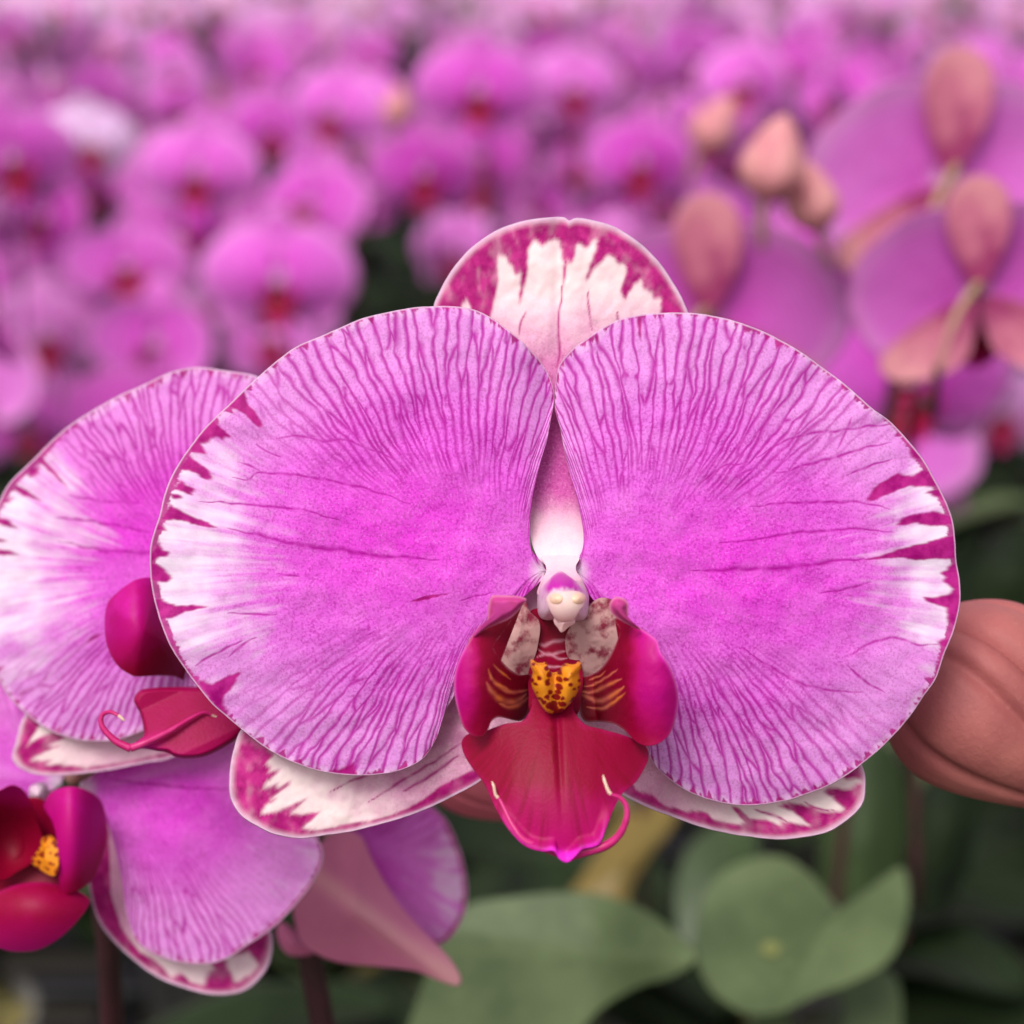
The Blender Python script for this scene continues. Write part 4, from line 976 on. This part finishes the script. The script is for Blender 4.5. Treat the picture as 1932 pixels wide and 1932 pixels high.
def lathe(name, prof, mat, parent, n=28):
    V = []; F = []
    for r, z in prof:
        for k in range(n): V.append((r * math.cos(2 * math.pi * k / n), r * math.sin(2 * math.pi * k / n), z))
    for i in range(len(prof) - 1):
        for k in range(n): F.append((i * n + k, i * n + (k + 1) % n, (i + 1) * n + (k + 1) % n, (i + 1) * n + k))
    me = bpy.data.meshes.new(name); me.from_pydata(V, [], F); me.materials.append(mat); me.polygons.foreach_set('use_smooth', [True] * len(F))
    return link(name, me, parent) if parent is not None else me
POT = lathe('pot', [(.0, .0), (.042, .0), (.046, .01), (.056, .105), (.060, .106), (.060, .118), (.056, .118), (.055, .1), (.0, .1)], M_pot, None)
def bark_mesh():
    rng = random.Random(4); V = []; F = []
    for i in range(110):
        a = rng.uniform(0, 6.28); r = .052 * math.sqrt(rng.random()); c = Vector((r * math.cos(a), r * math.sin(a), .103 + rng.uniform(0, .012)))
        R = Euler((rng.uniform(-.6, .6), rng.uniform(-.6, .6), rng.uniform(0, 6))).to_matrix(); sx, sy, sz = rng.uniform(.005, .011), rng.uniform(.003, .007), rng.uniform(.002, .004)
        b = len(V)
        for dx in (-1, 1):
            for dy in (-1, 1):
                for dz in (-1, 1): V.append(c + R @ Vector((dx * sx * rng.uniform(.7, 1), dy * sy, dz * sz)))
        F += [(b, b + 1, b + 3, b + 2), (b + 4, b + 6, b + 7, b + 5), (b, b + 4, b + 5, b + 1), (b + 2, b + 3, b + 7, b + 6), (b, b + 2, b + 6, b + 4), (b + 1, b + 5, b + 7, b + 3)]
    me = bpy.data.meshes.new('growing_medium'); me.from_pydata(V, [], F); me.materials.append(M_bark); return me
BARK = bark_mesh()

rng = random.Random(77)
def plant(x, y, label, n=5, group=None, a0=None):
    o = empty('orchid_plant', (x, y, 0), label, 'plant', group, Matrix.Identity(4))
    link('pot', POT, o); bk = link('growing_medium', BARK, o); bk['kind'] = 'stuff'
    a0 = rng.uniform(0, math.pi) if a0 is None else a0
    for i in range(n):
        l = link('leaf', LEAVES[rng.randrange(4)], o)
        l.location = (0, 0, .11 + .008 * i); l.rotation_euler = (rng.uniform(-.15, .15), rng.uniform(-.35, .1), a0 + math.pi * (i % 2) + rng.uniform(-.4, .4)); s = rng.uniform(.8, 1.1); l.scale = (s, s, s)
    return o

def traced_leaf(parent, outline, center, base, dist, dfun, mat, seed, foldline=None):
    def a(X, Y, r, q):
        if foldline is None: return {}
        (x1, y1), (x2, y2) = foldline
        dd = ((X - x1) * (y2 - y1) - (Y - y1) * (x2 - x1)) / math.hypot(x2 - x1, y2 - y1)
        return dict(vein=np.exp(-(dd / 9) ** 2) * .25)
    return dish('leaf', outline, center, dfun, a, (mat, M_leaf_d), parent, 90, 26, 1.6, base, dist, seed, wob=1.5)

def plant_root(X, Y, dist, label):
    q = at(X, Y, dist); o = empty('orchid_plant', q, label, 'plant'); return o
# broad leaf in the lower middle
p1 = plant_root(1000, 2050, 560, 'orchid plant with one broad green leaf, bottom centre under the lip')
traced_leaf(p1, [(760, 2000), (800, 1860), (838, 1770), (880, 1712), (960, 1696), (1060, 1686), (1150, 1696), (1225, 1728), (1280, 1772), (1312, 1805), (1270, 1840), (1200, 1862), (1130, 1905), (1060, 1980), (930, 2060), (800, 2060)], (980, 1860), (1000, 2050), 560,
            lambda X, Y, r, q: 45 - .22 * (2050 - Y) * S * 2 - .02 * np.abs((Y - 1780) - (X - 1000) * .12) - 14 * ss(1120, 1300, X), M_leaf, 101, ((1312, 1805), (760, 1790)))
tube('stem', [loc3(1000, 2060, 20, (1000, 2050), 560), loc3(1010, 2300, 0, (1000, 2050), 560)], .008, M_stem, p1, 10, 8)
# folded leaf on the right
p2 = plant_root(1520, 1950, 600, 'orchid plant with folded round green leaf bearing a yellow scar, bottom right')
FL2 = ((1590, 1715), (1470, 1915))
def d_f2(X, Y, r, q):
    (x1, y1), (x2, y2) = FL2; dd = ((X - x1) * (y2 - y1) - (Y - y1) * (x2 - x1)) / math.hypot(x2 - x1, y2 - y1)
    return 30 + (Y - 1750) * .16 + np.abs(dd) * .035 - .0003 * dd ** 2 - 4 * r ** 3
traced_leaf(p2, [(1316, 1790), (1322, 1720), (1352, 1660), (1405, 1628), (1465, 1618), (1520, 1645), (1562, 1692), (1592, 1722), (1625, 1700), (1670, 1655), (1700, 1640), (1712, 1690), (1702, 1760), (1672, 1815), (1610, 1852), (1540, 1878), (1475, 1908), (1410, 1912), (1355, 1880), (1325, 1835)], (1500, 1780), (1520, 1950), 600, d_f2, M_leaf, 103, FL2)
th = np.linspace(0, 2 * np.pi, 12, endpoint=False)
dish('leaf_scar', [(1455 + 17 * math.cos(t), 1790 + 13 * math.sin(t)) for t in th], (1455, 1790), lambda X, Y, r, q: d_f2(X, Y, 0 * r, q) + .8, None, (M_scar, M_scar), p2, 24, 6, .5, (1520, 1950), 600, 104)
traced_leaf(p2, [(1400, 2000), (1440, 1900), (1540, 1850), (1640, 1830), (1690, 1850), (1700, 1930), (1690, 2020), (1500, 2050)], (1580, 1940), (1520, 1950), 600, lambda X, Y, r, q: 6 + (Y - 1900) * .1 - 5 * r ** 2, M_leaf, 105)
tube('stem', [loc3(1540, 1900, 8, (1520, 1950), 600), loc3(1560, 2250, -10, (1520, 1950), 600)], .008, M_stem, p2, 10, 8)
# yellowing leaf behind
p3 = plant_root(1150, 1900, 760, 'orchid plant with narrow yellowing leaf behind the lip tendril')
traced_leaf(p3, [(1225, 1505), (1275, 1530), (1262, 1570), (1222, 1620), (1192, 1670), (1178, 1730), (1130, 1760), (1070, 1745), (1068, 1700), (1100, 1650), (1140, 1590), (1180, 1540)], (1170, 1640), (1150, 1900), 760, lambda X, Y, r, q: (Y - 1640) * .12 - 5 * r ** 2, M_leaf_y, 106, ((1250, 1515), (1100, 1740)))
traced_leaf(p3, [(1275, 1690), (1290, 1620), (1330, 1570), (1390, 1550), (1430, 1580), (1420, 1660), (1380, 1740), (1330, 1800), (1285, 1780)], (1350, 1670), (1150, 1900), 760, lambda X, Y, r, q: -6 + (Y - 1640) * .1 - 5 * r ** 2, M_leaf_m, 107)
traced_leaf(p3, [(1250, 1760), (1240, 1700), (1270, 1660), (1300, 1700), (1310, 1780), (1290, 1840), (1260, 1830)], (1275, 1750), (1150, 1900), 760, lambda X, Y, r, q: -16 - 5 * r ** 2, M_leaf_d, 108)
# upright leaves on the right
p4 = plant_root(1650, 1800, 820, 'orchid plant with upright green leaves under the salmon bud')
traced_leaf(p4, [(1560, 1760), (1545, 1640), (1560, 1520), (1600, 1430), (1650, 1400), (1695, 1430), (1712, 1540), (1700, 1650), (1670, 1760)], (1625, 1600), (1650, 1800), 820, lambda X, Y, r, q: -6 * r ** 2 - .0012 * (X - 1625) ** 2, M_leaf_m, 109, ((1640, 1410), (1610, 1760)))
traced_leaf(p4, [(1720, 1700), (1725, 1560), (1750, 1470), (1800, 1440), (1840, 1500), (1830, 1620), (1780, 1720)], (1780, 1580), (1650, 1800), 820, lambda X, Y, r, q: -14 - 6 * r ** 2, M_leaf_d, 110, ((1800, 1450), (1745, 1700)))
traced_leaf(p4, [(1840, 1080), (1870, 1020), (1920, 1000), (1980, 1020), (1990, 1100), (1950, 1180), (1880, 1200), (1845, 1150)], (1910, 1100), (1650, 1800), 820, lambda X, Y, r, q: -10 - 8 * r ** 2, M_leaf_d, 111)
tube('stem', [loc3(1700, 1780, -14, (1650, 1800), 820), loc3(1690, 1560, -18, (1650, 1800), 820), loc3(1720, 1200, -22, (1650, 1800), 820)], .0025, M_stem_dark, p4, 8, 24)

# potted plants standing on the bench further back
k = 0
for row, (yy, z) in enumerate(((.62, 0), (.86, 0), (1.12, 0), (1.42, 0))):
    for i in range(-3, 4):
        x = i * .19 + (.09 if row % 2 else 0) + rng.uniform(-.02, .02)
        if abs(x) > .12 + yy * .34: continue
        side = ['far left', 'left', 'left of centre', 'centre', 'right of centre', 'right', 'far right'][i + 3]
        plant(x, yy + rng.uniform(-.03, .03), 'out of focus potted orchid with dark leaves, %s row on the bench, %s' % (['front', 'second', 'third', 'back'][row], side), 6, 'potted plants out of focus on the bench')
        k += 1

# foliage of the far rows: a mass nobody could count
def foliage():
    rg = random.Random(5); V = []; F = []; vv = []
    src = []
    for me in LEAVES:
        pass
    u = np.linspace(0, 1, 6)
    for i in range(6500):
        y = 1.5 + 8.5 * rg.random() ** .8; x = rg.uniform(-1, 1) * (.6 + y * .45)
        L = rg.uniform(.13, .22); W = rg.uniform(.05, .08); a = rg.uniform(0, 6.283); el = rg.uniform(-.2, .7); z0 = rg.uniform(.06, .2)
        b = len(V)
        for q in u:
            wd = W * .5 * (math.sin(math.pi * (q * .9 + .06)) ** .6)
            cx = x + L * q * math.cos(a) * math.cos(el); cy = y + L * q * math.sin(a) * math.cos(el); cz = z0 + L * (q * math.sin(el) - .4 * q * q)
            px, py = -math.sin(a), math.cos(a)
            V += [(cx - px * wd, cy - py * wd, cz + wd * .3), (cx, cy, cz), (cx + px * wd, cy + py * wd, cz + wd * .3)]
        for j in range(5):
            q = b + j * 3; F += [(q, q + 1, q + 4, q + 3), (q + 1, q + 2, q + 5, q + 4)]
    me = bpy.data.meshes.new('foliage'); me.from_pydata(V, [], F); me.materials.append(M_leaf_d)
    me.polygons.foreach_set('use_smooth', [True] * len(F))
    o = link('foliage', me); o['kind'] = 'stuff'; o['label'] = 'dark green orchid leaves massed under the far flower rows'
foliage()

# bench: black grid the pots stand on
bench = empty('bench', (0, 0, 0), 'black slatted growing bench under the potted plants', 'bench', None, Matrix.Identity(4))
def box(name, sx, sy, sz, mat, bev=.0):
    x, y, z = sx / 2, sy / 2, sz / 2; b = min(x, y, z) * .25
    V = []; 
    for dz, ins in ((-z, b), (-z + b, 0), (z - b, 0), (z, b)):
        V += [(-x + ins, -y + ins, dz), (x - ins, -y + ins, dz), (x - ins, y - ins, dz), (-x + ins, y - ins, dz)]
    F = [(3, 2, 1, 0), (12, 13, 14, 15)]
    for l in range(3):
        for i in range(4): F.append((l * 4 + i, l * 4 + (i + 1) % 4, l * 4 + 4 + (i + 1) % 4, l * 4 + 4 + i))
    me = bpy.data.meshes.new(name); me.from_pydata(V, [], F); me.materials.append(mat); return me
S1 = box('slat', 8, .024, .012, M_bar); S2 = box('cross_bar', .024, 10.2, .02, M_bar)
for i in range(120):
    o = link('slat', S1, bench); o.location = (0, .25 + i * .06 * (1 + i * .003), -.006)
for i in range(-20, 21):
    o = link('cross_bar', S2, bench); o.location = (i * .12, 5.2, -.0225)
for x in (-2.4, 2.4):
    for y in (.4, 5, 9.8):
        o = link('leg', box('leg', .05, .05, .51, M_bar), bench); o.location = (x, y, -.2885)

# ------------------------------------------------------------------ background flowers
def np_mesh(me):
    n = len(me.vertices); co = np.empty(n * 3, np.float32); me.vertices.foreach_get('co', co)
    li = np.empty(len(me.loops), np.int32); me.loops.foreach_get('vertex_index', li)
    mi = np.empty(len(me.polygons), np.int32); me.polygons.foreach_get('material_index', mi)
    at_ = {}
    for kk in ('vein', 'margin', 'pale', 'warm', 'rim'):
        a = np.zeros(n, np.float32)
        if kk in me.attributes: me.attributes[kk].data.foreach_get('value', a)
        at_[kk] = a
    return co.reshape(-1, 3), li.reshape(-1, 4), mi, at_, list(me.materials)

def join(name, meshes):
    mats = []; V = []; Q = []; M = []; A = {kk: [] for kk in ('vein', 'margin', 'pale', 'warm', 'rim')}; off = 0
    for me in meshes:
        co, q, mi, a, ms = np_mesh(me)
        mp = []
        for m in ms:
            if m not in mats: mats.append(m)
            mp.append(mats.index(m))
        V.append(co); Q.append(q + off); M.append(np.array(mp)[mi]); off += len(co)
        for kk in A: A[kk].append(a[kk])
    V = np.vstack(V); Q = np.vstack(Q); M = np.concatenate(M)
    me = bpy.data.meshes.new(name)
    me.vertices.add(len(V)); me.vertices.foreach_set('co', V.ravel())
    me.loops.add(len(Q) * 4); me.loops.foreach_set('vertex_index', Q.ravel().astype(np.int32))
    me.polygons.add(len(Q)); me.polygons.foreach_set('loop_start', np.arange(0, len(Q) * 4, 4, dtype=np.int32))
    for m in mats: me.materials.append(m)
    me.polygons.foreach_set('material_index', M.astype(np.int32)); me.polygons.foreach_set('use_smooth', np.ones(len(Q), bool))
    for kk, v in A.items():
        a = me.attributes.new(kk, 'FLOAT', 'POINT'); a.data.foreach_set('value', np.concatenate(v))
    me.update(calc_edges=True)
    return me

def far_sheet(name, outline, claw, axis, k, dfun, nt, nr, mats, seed, cen=(0, 0)):
    P, r, L = fan(outline, claw, axis, k, nt, nr, seed=seed)
    X, Y = P[..., 0], P[..., 1]
    ax = np.array(axis, float); ax /= np.linalg.norm(ax)
    a = ((X - claw[0]) * ax[0] + (Y - claw[1]) * ax[1]) * S; b = (-(X - claw[0]) * ax[1] + (Y - claw[1]) * ax[0]) * S
    O = P[:, -1]; rimd = np.linalg.norm(P - O[:, None], axis=2)
    nz = fbm(X / 120, Y / 120, seed)
    at_ = dict(vein=.25 * vn(X / 30, Y / 30, seed + 1), margin=.25 * ss(16, 4, rimd), pale=np.clip(.35 * ss(90, 10, rimd) + .8 * ss(110, 20, np.hypot(X - 1055, Y - 1060)), 0, 1),
               warm=np.clip(.35 + .8 * np.exp(-(np.hypot(X - 1055, Y - 1060) / 420) ** 2) * nz * 1.6, 0, 1), rim=np.zeros(X.shape))
    return grid_mesh(name, P, dfun(a, b, X, Y) + (nz - .5) * 2, at_, BASE, .7, DIST, mats, (2, 2))
DSE = [(1020, 1060), (990, 1000), (950, 920), (905, 820), (875, 710), (870, 610), (890, 520), (940, 450), (1000, 415), (1055, 405), (1110, 415), (1170, 450), (1215, 520), (1235, 610), (1230, 710), (1200, 820), (1155, 920), (1115, 1000), (1086, 1060)]
FAR = {}
VAR = [(.006, .0022, .02, 0.0), (.013, .0065, .1, .0), (-.004, -.006, -.05, .05), (.008, .001, .25, -.25), (.002, .012, .35, .2)]
def lobes(nt, nr):
    tmp = []
    for nm, ol, ce, df, af in (('m', MID, (1050, 1440), d_mid, a_mid), ('l', LL, (925, 1300), mk_lobe(-1, 886, 0), mk_lobe_a(-1, 912, LSTR, 81)), ('r', RL, (1180, 1290), mk_lobe(1, 1240, 0), mk_lobe_a(1, 1180, RSTR, 91)), ('t', TH, (1050, 1250), d_th, a_th)):
        o = dish(nm, ol, ce, df, af, (M_lip, M_lip), None, nt, nr, .5); tmp.append(o.data); bpy.data.objects.remove(o)
    co = dish('column', CO, ZC([(850, 570)])[0], d_co, a_co, (M_col, M_col), None, nt // 2, 8, 3); colme = co.data; bpy.data.objects.remove(co)
    return join('lip', tmp), colme
for res, nt, nr, nv in (('mid', 72, 18, 4), ('low', 34, 8, 5), ('tiny', 11, 4, 1)):
    lipm, colme = lobes(nt, nr)
    for v in range(nv):
        kb, ka, la, tw = VAR[v]
        dp = lambda a, b, X, Y: 2 + la * a + tw * b - kb * b * b - ka * a * a + .5 * np.sin(b * .15 + v)
        pl = far_sheet('petal', L_OUT, (1033, 1078), (-1, -.03), .36, dp, nt, nr, (M_far, M_back), 1 + v)
        pr = far_sheet('petal', R_OUT, (1077, 1080), (1, .02), .36, dp, nt, nr, (M_far, M_back), 12 + v)
        s1 = far_sheet('sepal', DSE, (1053, 1078), (0, -1), .3, lambda a, b, X, Y: -4 - (2 + v) * a / 30 - .014 * b * b, nt, nr, (M_far, M_sepback), 23 + v)
        s2 = far_sheet('sepal', LS, (1045, 1112), (-1, .72), .3, lambda a, b, X, Y: -5 - .008 * b * b - (.05 + .08 * v) * a, nt, nr, (M_far, M_sepback), 34 + v)
        s3 = far_sheet('sepal', RS, (1065, 1112), (1, .72), .3, lambda a, b, X, Y: -5 - .008 * b * b - (.05 + .08 * v) * a, nt, nr, (M_far, M_sepback), 45 + v)
        FAR[res, v] = [('petal', pl), ('petal', pr), ('sepal', s1), ('sepal', s2), ('sepal', s3), ('lip', lipm), ('column', colme)]
FAR_ONE = [join('orchid_flower', [m for _, m in FAR['low', v]]) for v in range(5)]
FAR_TINY = join('orchid_flower', [m for _, m in FAR['tiny', 0]])

def stem_mesh():
    o = tube('stem', [(0, .004, 0), (0, .022, .002), (.004, .034, -.02), (.01, .04, -.12), (.0, .045, -.30)], lambda u: .0016 + .0012 * u, M_stem, None, 6, 14)
    me = o.data; bpy.data.objects.remove(o); return me
STEM = stem_mesh()

FW = 111.0    # mm across a full flower
def far_flower(X, Y, w, yaw=0, pitch=6, roll=0, tint=0., deep=0., label=None, group=None, size=.86, parts=True, res='mid', stem=True):
    ds = FW * size * DIST / (S * w)
    return far_at(at(X, Y, ds), yaw, pitch, roll, tint, deep, label, group, size, parts, res, stem)
vrg = random.Random(8)
def far_at(loc, yaw, pitch, roll, tint, deep, label, group, size, parts, res='mid', stem=True):
    m = Matrix.Rotation(math.radians(yaw), 4, 'Z') @ Matrix.Rotation(math.radians(-pitch), 4, 'X') @ Matrix.Rotation(math.radians(roll), 4, 'Y') @ Matrix.Scale(size, 4)
    if parts:
        o = empty('orchid_flower', loc, label, 'flower', group, m)
        for nm, me in FAR[res, vrg.choice((0, 1, 2, 3)) if stem else 0]:
            c = link(nm, me, o); c['tint'] = tint; c['deep'] = deep
        if stem: link('stem', STEM, o)
    else:
        o = link('orchid_flower', vrg.choice(FAR_ONE)); m.translation = loc; o.matrix_world = m
        tag(o, label, 'flower', group); o['tint'] = tint; o['deep'] = deep
    return o

NB = 'blurred flowers in the nearer background rows'
FLW = [  # X, Y (column), width, yaw, pitch, roll, tint, deep, label
    (525, 520, 285, 4, 4, 0, .05, .0, 'blurred pink flower with red lip directly left of the upper sepal'),
    (295, 640, 260, -8, 4, 0, .05, .0, 'blurred pink flower just above the left neighbour flower'),
    (85, 625, 240, 12, 8, 0, .25, .0, 'blurred pale pink flower at the left edge level with the upper sepal'),
    (372, 320, 230, 0, 5, 0, .08, .0, 'blurred bright pink flower with round red lip, upper left'),
    (340, 425, 210, 15, 10, 0, 0, .45, 'dark purple shaded flower with dark red lip below the bright upper left flower'),
    (590, 380, 240, -30, 25, 0, .05, .3, 'purple flower tilted upward, between two pink flowers upper left'),
    (512, 240, 170, 10, 5, 0, .0, .1, 'small magenta flower above the purple tilted flower'),
    (630, 205, 210, -25, 4, 0, .1, 0, 'pink flower turned right, upper left of centre'),
    (903, 165, 240, 0, 5, 0, .02, .15, 'violet pink flower with dark red lip above the upper sepal'),
    (1083, 160, 190, 5, 5, 0, .15, 0, 'pink flower with orange red lip and white centre, top centre'),
    (800, 320, 220, 6, 5, 0, .0, .35, 'shaded purple flower with red lip above left petal'),
    (905, 290, 190, -10, 10, 0, .0, .5, 'dark purple flower under the violet pink flower, top centre'),
    (1212, 300, 220, -10, 4, 0, .0, .25, 'purple flower with red lip above the upper sepal on its right'),
    (1300, 110, 190, 40, 4, 0, .05, 0, 'pink flower turned right with narrow red lip, top right of centre'),
    (1410, 150, 200, -30, 4, 0, .1, 0, 'pink flower turned left above the orange brown bud'),
    (1712, 700, 400, 6, 4, 0, .02, .25, 'large violet flower with dark red lip behind the right petal'),
    (1560, 470, 240, -35, 4, 0, .02, .2, 'magenta flower turned left with dark red lip, right of the salmon backed flower'),
    (165, 265, 190, 20, 8, 0, .85, 0, 'blurred white flower at the upper left'),
    (20, 290, 260, 30, 5, 0, .05, .15, 'magenta flower cut by the left edge, upper left'),
    (90, 400, 210, -40, 5, 0, .0, .4, 'dark magenta flower with maroon lip near the left edge'),
    (240, 500, 250, 10, 30, 0, .1, .4, 'purple flower tilted upward below the dark magenta flower'),
    (865, 470, 190, -20, 5, 0, .2, .1, 'pink flower peeking out left of the upper sepal'),
    (1880, 880, 170, 20, 5, 0, .35, .1, 'small pale flower at the right edge below the large violet flower'),
    (1010, 380, 150, 0, 5, 0, .05, .5, 'shaded purple flower right behind the top of the upper sepal'),
    (120, 780, 190, 0, 5, 0, .1, .2, 'purple flower low at the left edge above the left neighbour'),
    (1150, 420, 170, -10, 5, 0, .05, .35, 'dim purple flower to the right of the upper sepal top'),
    (1895, 770, 230, -15, 5, 0, .5, .0, 'pale speckled flower at the right edge beside the large violet flower'),
    (45, 800, 200, 25, 8, 0, .05, .3, 'dim purple flower at the left edge right above the left neighbour petal'),
    (1925, 985, 130, 10, 5, 0, .3, .1, 'tiny pale pink flower at the right edge above the green leaf'),
    (1400, 640, 330, -25, 4, 0, .02, .2, 'purple flower close behind the right petal top'),
]
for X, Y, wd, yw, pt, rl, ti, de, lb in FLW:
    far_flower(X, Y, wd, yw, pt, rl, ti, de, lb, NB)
BK = 'background flowers seen from behind'
for X, Y, wd, yw, pt, rl, ti, de, lb in [
    (1335, 595, 520, 176, -5, 2, .0, .1, 'flower seen from behind with upright salmon sepal, right of the upper sepal'),
    (1785, 335, 540, 184, -8, -3, .05, .0, 'flower seen from behind with tall salmon sepal, top right corner'),
    (1845, 545, 480, 172, -5, 4, .05, .4, 'dark flower seen from behind with dusky sepal, right edge')]:
    o = far_flower(X, Y, wd, yw, pt, rl, ti, de, lb, BK, stem=False, size=.66 if 'dusky' in lb else .86)
    tube('pedicel', [(0, .003, 0), (.002, .02, .003), (.012, .036, -.008), (.02, .04, -.03)], .0019, M_pedicel, o, 8, 14)
    tube('stem', [(.02, .04, -.028), (.026, .038, -.08), (.03, .02, -.3)] if 'corner' in lb else [(.02, .04, -.028), (.022, .03, -.05), (.03, -.02, -.07), (.03, -.04, -.3)], .002, M_stem_dark, o, 8, 14)

rg = random.Random(21)
def frame_xy(v):
    q = CAMROT.inverted() @ (v - CAM); return 966 + q.x / q.y * DIST / S, 966 - q.z / q.y * DIST / S
pts = []
HOLES = [(630, 380, 820, 640), (-80, 740, 180, 1000), (1010, 330, 1200, 440), (1760, 820, 2010, 1100), (380, 560, 480, 720)]   # bare spots in the rows
for i in range(60000):
    if len(pts) >= 820: break
    y = 1.12 + 8.0 * rg.random() ** 1.05; x = rg.uniform(-1, 1) * (.06 + .265 * y)
    z = .37 + rg.uniform(-.07, .06) + .006 * (y - 2)
    mind = .07 + .012 * y
    if any((x - a) ** 2 + (y - b) ** 2 * .45 + (z - c) ** 2 * .6 < mind ** 2 for a, b, c in pts): continue
    X, Y = frame_xy(Vector((x, y, z)))
    if Y < -60 or X < -80 or X > 2010: continue
    if (Y > 640 and 330 < X < 1560) or (Y > 560 and 560 < X < 1330) or (1560 < X and y < .9) or (1220 < X < 1640 and y < 1.3): continue
    if any(math.hypot(X - q[0], Y - q[1] - .05 * q[2]) < .62 * q[2] and y * 1000 < FW * .86 * DIST / (S * q[2]) + 60 for q in FLW): continue
    if any(a < X < c and b < Y < d for a, b, c, d in HOLES): continue
    pts.append((x, y, z))
side = []
for i in range(4000):
    if len(side) >= 200: break
    y = 2.0 + 7 * rg.random(); x = rg.choice((-1, 1)) * (.06 + .265 * y) * rg.uniform(1.02, 1.5); z = .37 + rg.uniform(-.07, .06)
    if any((x - a) ** 2 + (y - b) ** 2 * .5 < .17 ** 2 for a, b, c in side): continue
    side.append((x, y, z))
pts.sort(key=lambda p: p[1]); npts = len(pts); pts = pts + side
COLS = ['at the left edge', 'far left', 'left', 'left of centre', 'in the centre', 'right of centre', 'right', 'far right', 'at the right edge']
ROWS = ['along the top edge', 'near the top', 'in the upper quarter', 'above the petals', 'just over the petals', 'low behind the petals']
VS = []; QS = []; MS = []; stuffA = {kk: [] for kk in ('vein', 'margin', 'pale', 'warm', 'rim')}; off = 0
co0, q0, mi0, a0_, ms0 = np_mesh(FAR_TINY)
for i, (x, y, z) in enumerate(pts):
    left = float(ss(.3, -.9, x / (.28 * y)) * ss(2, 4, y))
    ti = min(.95, max(0, rg.gauss(.03, .12) + .6 * left * rg.random() + .35 * float(ss(3, 6, y)) * rg.random() + .30 * float(ss(2.8, 6, y))))  # paler far back and at far left: overexposed brightness put into petal colour
    de = max(0, min(.75, rg.gauss(.10, .24)))
    yaw = rg.gauss(0, 48) + (180 if rg.random() < .12 and y > 2.3 else 0); pitch = rg.uniform(-12, 28); roll = rg.gauss(0, 16); sz = rg.uniform(.72, 1.02)
    if i < min(264, npts):
        X, Y = frame_xy(Vector((x, y, z)))
        tone = 'pale' if ti > .35 else ('deep' if de > .28 else 'mid')
        tn = {'pale': 'pale pink', 'deep': 'purple', 'mid': 'pink'}[tone]
        turn = 'from behind' if abs(yaw) > 120 else ('turned right' if yaw > 28 else ('turned left' if yaw < -28 else 'facing forward'))
        lab = 'blurred %s flower %s, %s, %s, %s row' % (tn, turn, COLS[int(np.clip(X / 1932 * 9, 0, 8))], ROWS[int(np.clip(Y / 110, 0, 5))], 'near' if y < 1.7 else ('middle' if y < 2.5 else 'far'))
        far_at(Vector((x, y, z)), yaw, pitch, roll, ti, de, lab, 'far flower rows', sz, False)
    else:
        m = Matrix.Rotation(math.radians(yaw), 4, 'Z') @ Matrix.Rotation(math.radians(-pitch), 4, 'X') @ Matrix.Rotation(math.radians(roll), 4, 'Y') @ Matrix.Scale(sz, 4)
        A3 = np.array(m.to_3x3()); VS.append(co0 @ A3.T + np.array([x, y, z])); QS.append(q0 + off); MS.append(mi0); off += len(co0)
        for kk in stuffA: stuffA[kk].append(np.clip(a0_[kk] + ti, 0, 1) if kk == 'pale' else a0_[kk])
V = np.vstack(VS).astype(np.float32); Q = np.vstack(QS); me = bpy.data.meshes.new('far_flowers')
me.vertices.add(len(V)); me.vertices.foreach_set('co', V.ravel()); me.loops.add(len(Q) * 4); me.loops.foreach_set('vertex_index', Q.ravel().astype(np.int32))
me.polygons.add(len(Q)); me.polygons.foreach_set('loop_start', np.arange(0, len(Q) * 4, 4, dtype=np.int32))
for m in ms0: me.materials.append(m)
me.polygons.foreach_set('material_index', np.concatenate(MS).astype(np.int32)); me.polygons.foreach_set('use_smooth', np.ones(len(Q), bool))
for kk, v in stuffA.items():
    a = me.attributes.new(kk, 'FLOAT', 'POINT'); a.data.foreach_set('value', np.concatenate(v).astype(np.float32))
me.update(calc_edges=True)
o = link('far_flowers', me); o['kind'] = 'stuff'; o['label'] = 'mass of tiny pale pink flowers in the farthest rows'
